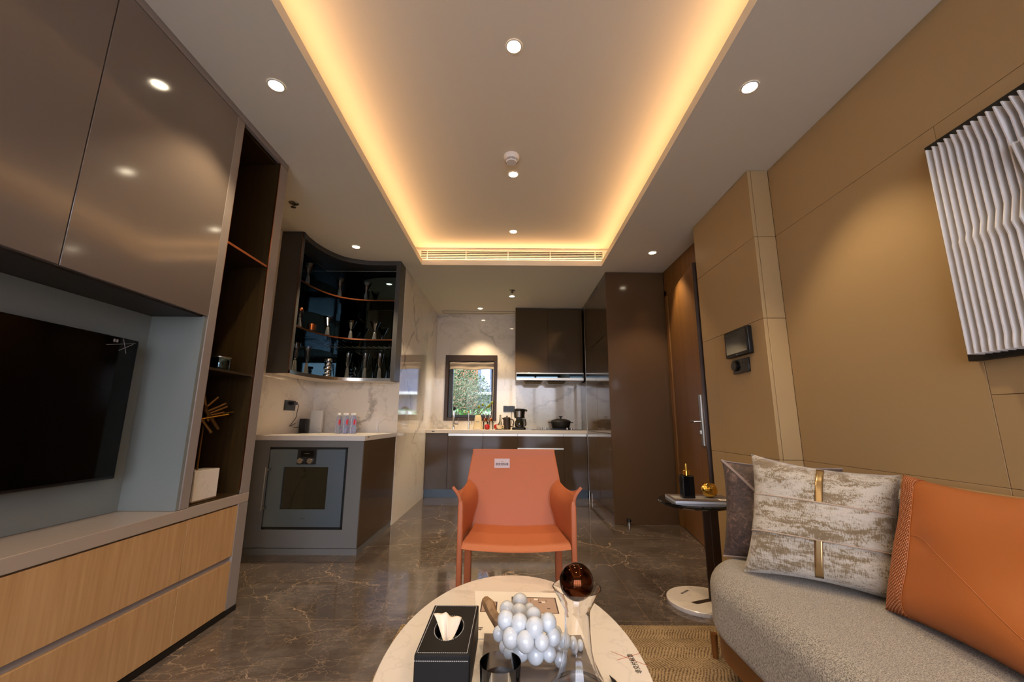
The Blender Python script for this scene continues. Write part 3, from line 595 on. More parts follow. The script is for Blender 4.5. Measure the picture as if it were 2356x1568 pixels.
for i in range(5):
    lathe('ring', [(.024 if i % 2 else .034, 0), (.026 if i % 2 else .036, .004), (.026 if i % 2 else .036, .022), (.024 if i % 2 else .034, .026), (.0, .026)], (-1.70, 3.79, SZ['b'] + i * .036 + .002), 'chrome', rt_, 24)
    if i < 4: lathe('glass_spacer', [(.017, 0), (.017, .010)], (-1.70, 3.79, SZ['b'] + i * .036 + .028), 'glass', rt_, 20)
# things on the oven counter
so_ = thing('wall_socket', (-1.945, 3.665, 1.08), 'black double wall socket on the marble above the oven counter', 'socket')
box('plate', (-1.95, 3.575, 1.04), (-1.942, 3.755, 1.127), 'blk', so_, bev=.002)
pg = box('plug', (-1.942, 3.65, 1.09), (-1.905, 3.72, 1.115), 'blk', so_, bev=.004)
tube('cable', [(-1.92, 3.735, 1.105), (-1.912, 3.75, 1.09), (-1.92, 3.75, 1.03), (-1.925, 3.75, .98), (-1.93, 3.70, .93), (-1.93, 3.66, .905), (-1.925, 3.72, .92), (-1.92, 3.74, .93), (-1.925, 3.67, .90), (-1.915, 3.74, .893), (-1.905, 3.80, .895)], .0028, 'blk', so_, 6)
mo = thing('modem', (-1.90, 3.86, .8425), 'black upright modem box on the oven counter', 'modem')
prism('body', rrect(-1.965 + .03, -1.865, 3.83, 3.86 + .03, .01), [(.002, .8425), (0, .846), (0, .965), (.004, .971)], 'blk', mo)
ro = thing('router', (-1.81, 3.96, .8425), 'white upright router leaning beside the black modem', 'router')
prism('body', rrect(-1.885, -1.775, 3.93, 3.97, .008), [(.002, .8425), (0, .846), (0, 1.045), (.004, 1.05)], 'white', ro)
boxes('small_marks', [((-1.80 + i * .008, 3.9285, .876), (-1.794 + i * .008, 3.93, .881)) for i in range(3)] + [((-1.772, 3.929, 1.01), (-1.7705, 3.93, 1.032))], 'grey', ro)
tube('cord', [(-1.885, 3.90, .965), (-1.88, 3.93, 1.0), (-1.885, 3.96, 1.05), (-1.90, 3.97, 1.02), (-1.895, 3.95, .99), (-1.875, 3.95, 1.02), (-1.90, 3.97, 1.06), (-1.935, 3.90, 1.10)], .0022, 'white', ro, 6)
bt0 = thing('water_bottle', (0, 0, 0), '', 'bottle', 'small water bottles on the oven counter')
lathe('body', [(0, 0), (.022, 0), (.026, .006), (.026, .05), (.0225, .062), (.026, .075), (.026, .115), (.022, .14), (.013, .155), (.013, .163), (0, .163)], (0, 0, 0), 'pet', bt0, 20)
lathe('cap', [(.016, .160), (.016, .178), (.015, .180), (0, .180)], (0, 0, 0), 'white', bt0, 20)
bm = bmesh.new()
for i in range(9):
    for zz in (0,):
        pass
bm.free(); bm = bmesh.new()
V = []
for i in range(5):
    a = -1.1 + i * .16; V.append((bm.verts.new((.0265 * math.sin(a + 1.4), -.0265 * math.cos(a + 1.4), .078)), bm.verts.new((.0265 * math.sin(a + 1.4), -.0265 * math.cos(a + 1.4), .122))))
for a, b in zip(V, V[1:]): bm.faces.new((a[0], b[0], b[1], a[1]))
finish(bm, 'label_patch', 'blue', bt0)
BT = [(-1.535, 3.74, 'water bottle at the left of the front row'), (-1.468, 3.74, 'water bottle in the middle of the front row'), (-1.402, 3.74, 'water bottle at the right of the front row'), (-1.51, 3.80, 'water bottle at the left of the back row'), (-1.443, 3.80, 'water bottle at the right of the back row')]
for i, (x, y, lb) in enumerate(BT):
    if i == 0: bt0.location = (x, y, .8425); bt0['label'] = lb
    else: dup(bt0, (x, y, .8425), lb)

# ================================================================== kitchen run
KY = 5.5
def base_unit(x0, x1, label, strip=True, drawers=False):
    t = thing('kitchen_base_cabinet', ((x0 + x1) / 2, 5.75, 0), label, 'cabinet', 'kitchen base cabinets')
    box('body', (x0, KY + .022, .10), (x1, 5.99, .795), 'cabside', t)
    box('plinth', (x0, KY + .03, 0), (x1, 5.98, .098), 'kick2', t)
    top = .765 if strip else .79
    if strip: box('handle_strip', (x0 + .002, KY + .006, .767), (x1 - .002, KY + .02, .797), 'satin', t)
    if drawers:
        for z0, z1 in ((.103, .42), (.432, .60), (.618, top)): box('drawer', (x0 + .002, KY, z0), (x1 - .002, KY + .02, z1), 'gloss', t)
        box('drawer_strip', (x0 + .002, KY + .004, .60), (x1 - .002, KY + .012, .618), 'satin', t)
    else: box('door', (x0 + .002, KY, .103), (x1 - .002, KY + .02, top), 'gloss', t, bev=.001)
    return t
base_unit(-1.108, -.818, 'dark glossy dishwasher sized unit at the left of the kitchen run', False)
base_unit(-.818, -.363, 'glossy bronze base cabinet under the kitchen taps')
base_unit(-.363, .087, 'glossy bronze base cabinet left of centre behind the orange chair')
base_unit(.087, .69, 'glossy bronze base cabinet below the hob', True, True)
base_unit(.69, .995, 'narrow glossy bronze base cabinet beside the tall units')
bm = bmesh.new(); bx(bm, (-1.109, KY - .008, .80), (.997, 5.998, .845))
kt = finish(bm, 'kitchen_worktop', 'worktop', bev=.002, base=True); tag(kt, 'cream quartz worktop along the kitchen back wall', 'worktop')
boxes('edge_sockets', [((-1.03, KY - .0095, .818), (-1.012, KY - .0078, .828)), ((-1.008, KY - .0095, .818), (-.995, KY - .0078, .828))], 'ink', kt)
hc = thing('hood_cabinet', (.53, 5.8, 1.62), 'dark bronze gloss wall cabinet above the extractor', 'cabinet')
box('body', (.066, 5.622, 1.615), (.985, 5.995, H - .015), 'cabside', hc)
box('side_panel', (.056, 5.60, 1.50), (.066, 5.995, H - .003), 'cabside', hc)
for x0, x1 in ((.066, .507), (.507, .955)): box('door', (x0 + .0015, 5.60, 1.617), (x1 - .0015, 5.62, H - .018), 'gloss', hc, bev=.001)
box('end_filler', (.957, 5.605, 1.617), (.985, 5.62, H - .018), 'gloss', hc)
hd_ = thing('extractor_hood', (.53, 5.75, 1.47), 'stainless steel extractor hood with two dark filters', 'extractor hood')
box('fascia', (.068, 5.585, 1.505), (.99, 5.99, 1.610), 'satin', hd_, bev=.002)
box('glass_panel', (.072, 5.582, 1.540), (.985, 5.586, 1.594), 'mirror', hd_)
for cx in (.30, .62):
    f_ = prism('filter', [(cx - .135, 5.63), (cx + .135, 5.63), (cx + .135, 5.9), (cx - .135, 5.9)], [(.045, 1.462), (0, 1.505)], 'nickel', hd_)
    boxes('slot', [((cx - .1 + i * .019, 5.625, 1.488), (cx - .09 + i * .019, 5.638, 1.503)) for i in range(11)], 'ink', f_)
# tall cabinets
tc = thing('tall_cabinet', (1.3, 4.8, 0), 'tall dark brown gloss cabinet block beside the entry door', 'cabinet')
box('body', (1.015, 4.195, 0), (1.60, 5.99, 2.45), 'cabside', tc)
box('end_panel', (.995, 4.173, 0), (1.615, 4.195, H - .003), 'cabside', tc, bev=.002)
box('top_filler', (.998, 4.2, 2.445), (1.60, 5.99, H - .002), 'cabside', tc)
for y0, y1 in ((4.197, 4.79), (4.79, 5.46)):
    for z0, z1 in ((.10, .84), (.845, 1.86), (1.865, 2.44)): box('door', (.996, y0 + .003, z0), (1.014, y1 - .003, z1), 'gloss', tc, bev=.001)
box('plinth', (1.02, 4.195, 0), (1.03, 5.46, .1), 'kick2', tc)
box('edge_trim', (.994, 5.462, 0), (1.004, 5.472, H - .004), 'satin', tc)
box('vent_strip', (.9965, 4.6, 2.475), (.998, 5.0, 2.51), 'gunm2', tc)
# kitchen top objects
Z0 = .8455
def faucet():
    t = thing('kitchen_tap', (-.785, 5.75, Z0), 'chrome pull out kitchen tap with black head', 'tap')
    lathe('pillar', [(.016, 0), (.015, .06), (.013, .065), (.012, .26)], (-.787, 5.75, Z0), 'chrome', t, 20)
    tube('spout', [(-.787, 5.75, Z0 + .255), (-.785, 5.74, Z0 + .285), (-.775, 5.70, Z0 + .29), (-.762, 5.64, Z0 + .28)], [.014, .014, .015, .016], 'blk', t, 12)
    tube('mixer_body', [(-.79, 5.75, Z0 + .065), (-.722, 5.74, Z0 + .065)], .016, 'chrome', t, 12)
    tube('lever', [(-.724, 5.74, Z0 + .07), (-.722, 5.74, Z0 + .15)], .004, 'chrome', t, 8)
faucet()
t = thing('filter_tap', (-.58, 5.75, Z0), 'slim chrome filtered water tap beside the cream vase', 'tap')
lathe('pillar', [(.014, 0), (.013, .10), (.005, .11), (.0045, .23)], (-.58, 5.75, Z0), 'chrome', t, 16)
lathe('nozzle', [(.006, .22), (.010, .235), (.008, .25), (0, .252)], (-.58, 5.75, Z0), 'gold', t, 12)
tube('lever', [(-.575, 5.75, Z0 + .07), (-.54, 5.74, Z0 + .07), (-.54, 5.74, Z0 + .11)], .005, 'chrome', t, 8)
va = thing('cream_vase', (-.45, 5.74, Z0), 'cream square shouldered ceramic vase with dark lettering', 'vase')
bm = bmesh.new()
L = [(.066, .0), (.068, .008), (.062, .03), (.052, .09), (.047, .15), (.038, .185), (.030, .192)]
sq = rrect(-.062, .062, -.05, .05, .03)
rings = [[bm.verts.new((-.45 + p[0] * r / .062, 5.74 + p[1] * r / .062, Z0 + z)) for p in sq] for r, z in L]
for A, B in zip(rings, rings[1:]):
    for i in range(len(A)): j = (i + 1) % len(A); bm.faces.new((A[i], A[j], B[j], B[i]))
bm.faces.new(rings[0]); bm.faces.new(rings[-1]); finish(bm, 'body', 'cream', va, ang=1.)
text('lettering', 'MILKSHAKE' if False else 'RIVIERA' if False else '·▪▪▪▪▪·', .016, (-.452, 5.6935, Z0 + .105), (1, 0, 0), (0, .1, 1), 'ink', va, .001)
FL = [((-.455, 5.74, 1.035), (-.46, 5.735, 1.10), (-.441, 5.73, 1.150)), ((-.45, 5.74, 1.035), (-.42, 5.735, 1.11), (-.39, 5.73, 1.178)), ((-.445, 5.74, 1.035), (-.38, 5.735, 1.12), (-.292, 5.73, 1.172)), ((-.44, 5.74, 1.035), (-.36, 5.73, 1.12), (-.263, 5.72, 1.205)), ((-.44, 5.745, 1.035), (-.37, 5.74, 1.09), (-.31, 5.74, 1.155))]
LBL = ['short upright pod stem', 'second pod stem from the left', 'leaning pod stem in front', 'tallest leaning pod stem at the right', 'drooping pod stem at the back']
for i, (a, b, c) in enumerate(FL):
    t = thing('pod_flower', a, LBL[i] + ' in the cream vase', 'flower', 'green pod flowers in the cream vase')
    tube('stem', [a, b, c], .0035, 'green', t, 6)
    bm = bmesh.new(); ball(bm, c, .018, (1, 1, 1.15), 12, 8); finish(bm, 'pod', 'green', t)
for i, x in enumerate((-.352, -.276)):
    t = thing('oil_bottle', (x, 5.83 - i * .0, Z0), ('left ' if i == 0 else 'right ') + 'clear glass oil bottle with copper neck behind the apples', 'bottle', 'oil bottles behind the apples')
    lathe('body', [(0, 0), (.032, 0), (.034, .01), (.034, .10), (.026, .112), (0, .113)], (x, 5.83, Z0), 'thin', t, 20)
    lathe('neck', [(.026, .112), (.022, .14), (.010, .155)], (x, 5.83, Z0), 'copper', t, 20, cap=False)
    lathe('stopper', [(.005, .15), (.005, .175), (.011, .18), (.012, .195), (.004, .205), (0, .206)], (x, 5.83, Z0), 'chrome', t, 12)
for i, (x, y) in enumerate(((-.322, 5.68), (-.195, 5.74))):
    t = thing('apple', (x, y, Z0), ('bright red apple in front of the oil bottles', 'dark red apple behind the white cup')[i], 'apple', 'red apples on the kitchen worktop')
    lathe('fruit', [(0, .006), (.018, 0), (.032, .012), (.038, .036), (.034, .058), (.02, .07), (.006, .066), (0, .060)], (x, y, Z0), 'red2', t, 24)
    tube('stalk', [(x, y, Z0 + .06), (x + .004, y, Z0 + .082)], .0015, 'branch', t, 5)
t = thing('coffee_cup', (-.155, 5.66, Z0 + .012), 'white ceramic cup on a saucer beside the pitcher', 'cup')
lathe('bowl', [(0, 0), (.022, 0), (.036, .018), (.044, .048), (.042, .048), (.033, .02), (0, .006)], (-.155, 5.66, Z0 + .012), 'cup', t, 24, cap=False)
bm = bmesh.new(); add_tube(bm, [(-.113, 5.66, Z0 + .052), (-.098, 5.66, Z0 + .054), (-.092, 5.66, Z0 + .042), (-.098, 5.66, Z0 + .03), (-.118, 5.66, Z0 + .028)], .0035, 8); finish(bm, 'handle', 'cup', t)
t = lathe('saucer', [(0, .002), (.03, 0), (.068, .008), (.07, .011), (.03, .005), (0, .006)], (-.155, 5.66, Z0), 'cup', None, 28, cap=False, base=True); tag(t, 'white saucer under the coffee cup', 'saucer')
t = thing('pitcher', (-.055, 5.76, Z0), 'dark brown coffee pitcher with pointed spout', 'pitcher')
lathe('body', [(0, 0), (.050, 0), (.051, .004), (.050, .155), (.046, .156), (.045, .165), (0, .168)], (-.055, 5.76, Z0), 'pitcher', t, 28)
bm = bmesh.new(); vs = [bm.verts.new(p) for p in ((-.10, 5.745, Z0 + .12), (-.10, 5.775, Z0 + .12), (-.125, 5.76, Z0 + .158), (-.10, 5.742, Z0 + .157), (-.10, 5.778, Z0 + .157))]
for f in ((0, 2, 3), (1, 4, 2), (3, 2, 4), (0, 1, 2), (0, 3, 4), (0, 4, 1)): bm.faces.new([vs[i] for i in f])
finish(bm, 'spout', 'pitcher', t)
tube('handle', [(-.005, 5.76, Z0 + .142), (.03, 5.76, Z0 + .13), (.042, 5.76, Z0 + .09), (.03, 5.76, Z0 + .045), (-.005, 5.76, Z0 + .04)], .008, 'pitcher', t, 10)
lathe('lid_knob', [(.006, .165), (.006, .172), (.016, .184), (0, .185)], (-.055, 5.76, Z0), 'pitcher', t, 16)
t = thing('coffee_maker', (.115, 5.76, Z0), 'black drip coffee maker with steel band and glass jug', 'coffee maker')
prism('base', rrect(.015, .205, 5.66, 5.86, .04), [(.004, Z0), (0, Z0 + .005), (.006, Z0 + .03)], 'blk', t)
box('rear_column', (.07, 5.80, Z0 + .02), (.19, 5.86, Z0 + .19), 'blk', t, bev=.008)
lathe('filter_housing', [(.060, .155), (.070, .165), (.078, .25), (.080, .265), (0, .267)], (.115, 5.76, Z0), 'blk', t, 28)
bm = bmesh.new(); V = []
for i in range(9):
    a = -1.9 + i * .11; V.append([bm.verts.new((.115 + r * math.cos(a - .2), 5.76 + r * math.sin(a - .2), Z0 + z)) for r, z in ((.0715, .168), (.0795, .248))])
for a, b in zip(V, V[1:]): bm.faces.new((a[0], b[0], b[1], a[1]))
finish(bm, 'steel_band', 'satin', t)
lathe('lid', [(.080, .265), (.078, .275), (.05, .284), (0, .286)], (.115, 5.76, Z0), 'blk', t, 28)
tube('lid_handle', [(.17, 5.74, Z0 + .27), (.205, 5.73, Z0 + .265), (.222, 5.73, Z0 + .25)], [.012, .012, .01], 'blk', t, 8)
lathe('glass_jug', [(0, .034), (.055, .034), (.062, .06), (.058, .11), (.04, .14), (.038, .14), (.056, .11), (.06, .06), (.053, .037), (0, .037)], (.115, 5.74, Z0), 'oveng', t, 24, cap=False)
tube('jug_handle', [(.155, 5.72, Z0 + .145), (.195, 5.71, Z0 + .14), (.205, 5.71, Z0 + .09), (.20, 5.71, Z0 + .05)], .009, 'blk', t, 8)
tube('power_cord', [(.04, 5.85, Z0 + .04), (.01, 5.90, Z0 + .09), (.005, 5.97, Z0 + .18), (.01, 5.98, Z0 + .26)], .003, 'blk', t, 6)
t = thing('kitchen_socket', (-.027, 5.995, 1.13), 'black double socket plate on the kitchen back wall', 'socket')
box('plate', (-.110, 5.991, 1.09), (.056, 6.0, 1.175), 'blk', t, bev=.001)
boxes('indicator', [((x, 5.989, 1.168), (x + .008, 5.991, 1.173)) for x in (-.045, .04)], 'white', t)
t = thing('gas_hob', (.62, 5.74, Z0), 'black glass hob with steel knobs on the worktop', 'hob')
box('glass_plate', (.28, 5.58, Z0), (.95, 5.90, Z0 + .006), 'blackm', t, bev=.001)
box('front_rail', (.20, 5.60, Z0), (.52, 5.66, Z0 + .005), 'steel', t)
for x in (.41, .47, .755, .81): lathe('knob', [(.016, .006), (.014, .03), (0, .031)], (x, 5.63, Z0), 'satin', t, 16)
boxes('pan_support', [((.55, 5.70, Z0 + .006), (.81, 5.71, Z0 + .018)), ((.55, 5.80, Z0 + .006), (.81, 5.81, Z0 + .018))], 'iron', t)
ZP = Z0 + .019
t = thing('casserole_pot', (.685, 5.755, ZP), 'black cast iron casserole with lid on the hob', 'pot')
bm = bmesh.new(); add_lathe(bm, [(0, 0), (.112, 0), (.120, .01), (.135, .085), (0, .085)], (0, 0, 0), 36)
for v in bm.verts: v.co = Vector((.685 + v.co.x, 5.755 + v.co.y * .78, ZP + v.co.z))
finish(bm, 'body', 'iron', t)
bm = bmesh.new(); add_lathe(bm, [(.139, .082), (.140, .092), (.12, .11), (.06, .128), (0, .132)], (0, 0, 0), 36)
for v in bm.verts: v.co = Vector((.685 + v.co.x, 5.755 + v.co.y * .78, ZP + v.co.z))
finish(bm, 'lid', 'iron', t)
lathe('lid_knob', [(.010, .125), (.010, .148), (.028, .162), (.024, .168), (0, .168)], (.685, 5.755, ZP), 'iron', t, 20)
for s in (-1, 1): tube('side_handle', [(.685 + s * .13, 5.73, ZP + .078), (.685 + s * .165, 5.735, ZP + .080), (.685 + s * .165, 5.775, ZP + .080), (.685 + s * .13, 5.78, ZP + .078)], .006, 'iron', t, 8)
t = thing('glass_decanter', (-.115, 5.90, Z0), 'thin clear glass decanter standing behind the pitcher', 'decanter')
lathe('body', [(0, 0), (.04, 0), (.042, .03), (.015, .11), (.010, .19), (.014, .20), (.012, .20), (.008, .19), (.013, .11), (.04, .03), (.038, .003), (0, .003)], (-.15, 5.91, Z0), 'thin', t, 20, cap=False)

# ================================================================== entry door, intercom, door stop, art
dr = thing('entry_door', (1.618, 4.07, 0), 'dark wooden entry door standing ajar with a long brass lock plate', 'door')
A = Vector((1.612, 4.068, 0)); B = Vector((1.474, 3.17, 0)); dd = (B - A).normalized(); nn = Vector((dd.y, -dd.x, 0));
if nn.x > 0: nn = -nn
def dbox(name, s0, s1, o0, o1, z0, z1, mt, par, bev=0.):
    bm = bmesh.new(); r = bmesh.ops.create_cube(bm, size=1)['verts']
    for v in r:
        s = s0 + (s1 - s0) * (v.co.x + .5); o = o0 + (o1 - o0) * (v.co.y + .5); z = z0 + (z1 - z0) * (v.co.z + .5)
        v.co = A + dd * s + nn * o + Vector((0, 0, z))
    return finish(bm, name, mt, par, bev)
LL = (B - A).length
dbox('leaf', 0, LL - .012, -.05, 0, .008, 2.235, 'doorw', dr)
dbox('edge_strip', LL - .012, LL, -.052, .002, .008, 2.24, 'fbrown', dr)
lp = dbox('lock_plate', LL - .085, LL - .035, 0, .016, .78, 1.17, 'satin', dr, .002)
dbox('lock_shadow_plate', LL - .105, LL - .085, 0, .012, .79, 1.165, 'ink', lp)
tp = A + dd * (LL - .06) + nn * .016 + Vector((0, 0, .965))
tube('lever_handle', [tp, tp + nn * .045, tp + nn * .05 - dd * .10], .009, 'satin', dr, 10)
dbox('thumb_turn', LL - .075, LL - .05, .016, .03, .87, .90, 'satin', dr, .002)
ds = thing('door_stop', (1.121, 4.13, 0), 'small black and steel door stop on the floor by the tall cabinet', 'door stop')
lathe('post', [(.016, 0), (.016, .02), (.012, .022), (.012, .035)], (1.121, 4.13, 0), 'satin', ds, 16); lathe('rubber_cap', [(.020, .035), (.021, .05), (.018, .058), (0, .058)], (1.121, 4.13, 0), 'blk', ds, 16)
ic = thing('intercom_screen', (1.486, 2.61, 1.37), 'black wall mounted intercom screen on the tan column', 'intercom')
box('housing', (1.455, 2.475, 1.378), (1.486, 2.755, 1.553), 'blk', ic, bev=.006)
box('screen', (1.4535, 2.495, 1.40), (1.4555, 2.735, 1.538), 'oveng', ic); box('button', (1.453, 2.61, 1.385), (1.4555, 2.62, 1.39), 'satin', ic)
tm = thing('thermostat_panel', (1.486, 2.62, 1.27), 'small black round dial control panel below the intercom', 'control panel')
box('plate', (1.474, 2.53, 1.272), (1.486, 2.715, 1.362), 'blk', tm, bev=.002)
lathe('dial', [(.034, 0), (.034, .012), (.030, .016), (0, .016)], (1.474, 2.675, 1.322), 'blk', tm, 28, axis=(-1, 0, 0))
for y in (2.565, 2.595):
    for z in (1.315, 1.34): box('button', (1.4725, y, z), (1.4745, y + .016, z + .012), 'gunm2', tm)
ar = thing('slatted_wall_art', (1.6, .85, 1.17), 'white slatted relief on a black board hung on the tan wall', 'wall art')
box('board', (1.585, .32, 1.172), (1.617, 1.408, 2.0), 'ink', ar, bev=.001)
bm = bmesh.new(); X0 = 1.529
for i in range(46):
    y = 1.355 - i * .0216
    if i < 12: kt_, kb_, dp = 1.95 - .0125 * max(i - 1, 0), 1.567 + .0098 * max(i - .6, 0), .0024 * i
    else: j = 46 - i if i > 24 else 24; kt_, kb_, dp = 1.80, 1.70, .030
    if 11 <= i < 24: pr = [(1.952, 0), (1.90 - .004 * (i - 11), .018), (1.815, .026), (1.805, 0), (1.69, .02), (1.60, .0), (1.53, .012), (1.30, .004), (1.188, 0)]
    elif i < 11:
        pr = [(1.952, 0), (kt_, dp * .85), (kb_ + .002, dp), (1.567 + .0005 * i, 0), (1.538, .0011 * i), (1.235, .0011 * i), (1.205, 0), (1.188, 0)]
        pr = [pr[0]] + [p for a, p in zip(pr, pr[1:]) if p[0] < a[0] - .001]
    else: pr = [(1.952, 0), (1.7, .02), (1.567, 0), (1.40, .02), (1.188, 0)]
    n = len(pr); F = [[bm.verts.new((X0 + d, y + s, z)) for z, d in pr] for s in (-.002, .002)]; Bk = [[bm.verts.new((1.5855, y + s, z)) for z, d in pr] for s in (-.002, .002)]
    for q in range(n - 1):
        bm.faces.new((F[0][q], F[1][q], F[1][q + 1], F[0][q + 1])); bm.faces.new((F[0][q], F[0][q + 1], Bk[0][q + 1], Bk[0][q])); bm.faces.new((F[1][q], Bk[1][q], Bk[1][q + 1], F[1][q + 1]))
    for q in (0, n - 1): bm.faces.new((F[0][q], F[1][q], Bk[1][q], Bk[0][q]))
finish(bm, 'slats', 'slat', ar, smooth=False)
# ================================================================== rug
box('area_rug', (-.515, -1.6, .0005), (1.58, 2.18, .010), 'rug', base=True, bev=.003)
tag(bpy.data.objects['area_rug'], 'beige herringbone woven rug on the marble floor', 'rug')
ZR = .0105
# ================================================================== orange leather armchair
ch = thing('leather_armchair', (.024, 2.17, 0), 'orange saddle leather armchair behind the coffee table', 'armchair')
def backY(z): return 2.300 + .125 * max(z - .40, 0) / .40
def fbk(u, v):
    z = .385 + v * (.803 - .385); s = u * 2 - 1
    hw = .262 if z < .60 else .262 - (.262 - .232) * min((z - .60) / .19, 1)
    if z < .6: hw = .262 - .02 * (1 - z / .6)
    y = backY(z) + .02 * (1 - s * s) * (1 - v * .6)
    if v > .93: y -= .006 * (v - .93) / .07
    return Vector((.017 + s * hw, y, z))
bm = bmesh.new(); grid(bm, fbk, 24, 24); finish(bm, 'backrest', 'leather', ch, solid=.020, bev=.003)
def arm(s):
    R = [(.228, 2.285, .405), (.215, 2.31, .47), (.196, 2.335, .545), (.208, 2.35, .605), (.248, 2.372, .642)]
    Mm = [(.250, 2.12, .405), (.247, 2.12, .47), (.243, 2.12, .53), (.246, 2.13, .580), (.274, 2.14, .622)]
    F = [(.250, 1.957, .405), (.251, 1.954, .50), (.252, 1.954, .575), (.262, 1.950, .628), (.290, 1.945, .668)]
    def cr(P, t):
        t *= len(P) - 1; i = min(int(t), len(P) - 2); f = t - i; g4 = [Vector(P[max(0, min(len(P) - 1, i + k2))]) for k2 in (-1, 0, 1, 2)]
        return .5 * ((2 * g4[1]) + (g4[2] - g4[0]) * f + (2 * g4[0] - 5 * g4[1] + 4 * g4[2] - g4[3]) * f * f + (3 * g4[1] - g4[0] - 3 * g4[2] + g4[3]) * f ** 3)
    def fa(u, v):
        a, b, c = cr(R, v), cr(Mm, v), cr(F, v)
        p = a * (2 * (u - .5) * (u - 1)) + b * (4 * u * (1 - u)) + c * (2 * u * (u - .5))
        return Vector((.017 + .013 * u + s * p.x, p.y, p.z))
    bm = bmesh.new(); grid(bm, fa, 22, 22); a = finish(bm, 'armrest', 'leather', ch, solid=.014, bev=.002)
    # outer skin joining front post to rear leg
    def fo(u, v):
        z = .39 + v * (.612 - .39 + .02 * u); y = 2.335 - (2.335 - 1.957) * u + (.03 * v) * (1 - u)
        return Vector((.017 + .013 * u + s * (.256 + .006 * v * v), y, z))
    bm = bmesh.new(); grid(bm, fo, 10, 8); finish(bm, 'outer_side', 'leather', ch, solid=.008)
    lg = prism('leg', rrect(.030 + s * .2535 - .012, .030 + s * .2535 + .012, 1.947, 1.975, .006, 3), [(.001, ZR), (0, ZR + .003), (0, .585), (.006, .605)], 'leather', ch)
    prism('leg', rrect(.017 + s * .237 - .018, .017 + s * .237 + .018, 2.31, 2.34, .007, 3), [(.001, 0), (0, .003), (0, .42)], 'leather', ch)
    bm = bmesh.new(); add_tube(bm, [cr(R, t / 12) and Vector((.017 + s * (cr(R, t / 12).x - .004), cr(R, t / 12).y - .012, cr(R, t / 12).z)) for t in range(13)], .0022, 6); finish(bm, 'seam', 'leather', ch)
arm(-1); arm(1)
def fst(top):
    def f(u, v):
        s = u * 2 - 1; hw = .242 - .03 * v; y = 1.935 + v * .385; z = .432 - .013 * (1 - s * s) - .006 * math.sin(v * PI)
        e = max(0, (.10 - v) / .10); z -= .022 * e * e if top else 0
        if not top: z = .410 - .008 * (1 - s * s); y += .003
        return Vector((.027 + s * hw, y - (0.004 * (1 - s * s) if v == 0 else 0), z))
    return f
bm = bmesh.new(); T = grid(bm, fst(True), 24, 20); Bq = grid(bm, fst(False), 24, 20)
def skirt(bm, A, B):
    n, m2 = len(A) - 1, len(A[0]) - 1
    ed = [(i, 0) for i in range(n)] + [(n, j) for j in range(m2)] + [(n - i, m2) for i in range(n)] + [(0, m2 - j) for j in range(m2)]
    for (a, b), (c, d) in zip(ed, ed[1:] + ed[:1]): bm.faces.new((A[a][b], A[c][d], B[c][d], B[a][b]))
skirt(bm, T, Bq); finish(bm, 'seat', 'leather', ch, ang=1.2, bev=.004)
# sticker on the backrest
def on_back(x, z, o=.0125):
    v_ = (z - .385) / .418; s_ = (x - .017) / .245
    return Vector((x, backY(z) + .02 * (1 - s_ * s_) * (1 - v_ * .6) - o, z))
bm = bmesh.new()
P = [on_back(-.091, .703), on_back(-.005, .703), on_back(-.005, .752), on_back(-.091, .752)]; bm.faces.new([bm.verts.new(p) for p in P])
stk = finish(bm, 'sticker', 'label', ch, smooth=False)
yd = (P[3] - P[0]).normalized(); xd = (P[1] - P[0]).normalized()
text('sticker_lettering', '非交付标准', .0145, (P[0] + P[2]) / 2 - yd * .006 - Vector((0, .001, 0)), xd, yd, 'ink', stk, .00015, .0001)
text('sticker_emblem', '▲▲▲', .005, (P[0] + P[2]) / 2 + yd * .010 - Vector((0, .001, 0)), xd, yd, 'grey', stk, .0002, .0001)

# ================================================================== oval coffee table
TX, TY, TA, TB, TZ = .009, 1.165, .325, .556, .38
tb = thing('coffee_table', (TX, TY, ZR), 'oval white marble topped coffee table in the foreground', 'table')
ol = [(TX + TA * math.cos(a * PI / 48), TY + TB * math.sin(a * PI / 48)) for a in range(96)]
prism('table_top', ol, [(.012, TZ - .022), (0, TZ - .016), (0, TZ - .002), (.002, TZ)], 'marbleT', tb)
ol2 = [(TX + .9 * TA * math.cos(a * PI / 24), TY + .9 * TB * math.sin(a * PI / 24)) for a in range(48)]
prism('apron', ol2, [(0, TZ - .05), (0, TZ - .022)], 'leg', tb)
for sx in (-1, 1):
    for sy in (-1, 1): tube('leg', [(TX + sx * .2, TY + sy * .36, ZR + .003), (TX + sx * .18, TY + sy * .33, TZ - .045)], [.011, .017], 'leg', tb, 12)
text('printed_lettering', '非交付标准', .0165, (.3065, 1.137, TZ + .0003), (-.02, 1, 0), (-1, -.02, 0), 'ink', tb, .0002, .0001)
bm = bmesh.new()
for a, b in (((.262, 1.188), (.338, 1.125)), ((.266, 1.150), (.334, 1.182))): add_tube(bm, [(*a, TZ + .0004), (*b, TZ + .0004)], .0006, 4)
finish(bm, 'red_cross', 'red', tb)
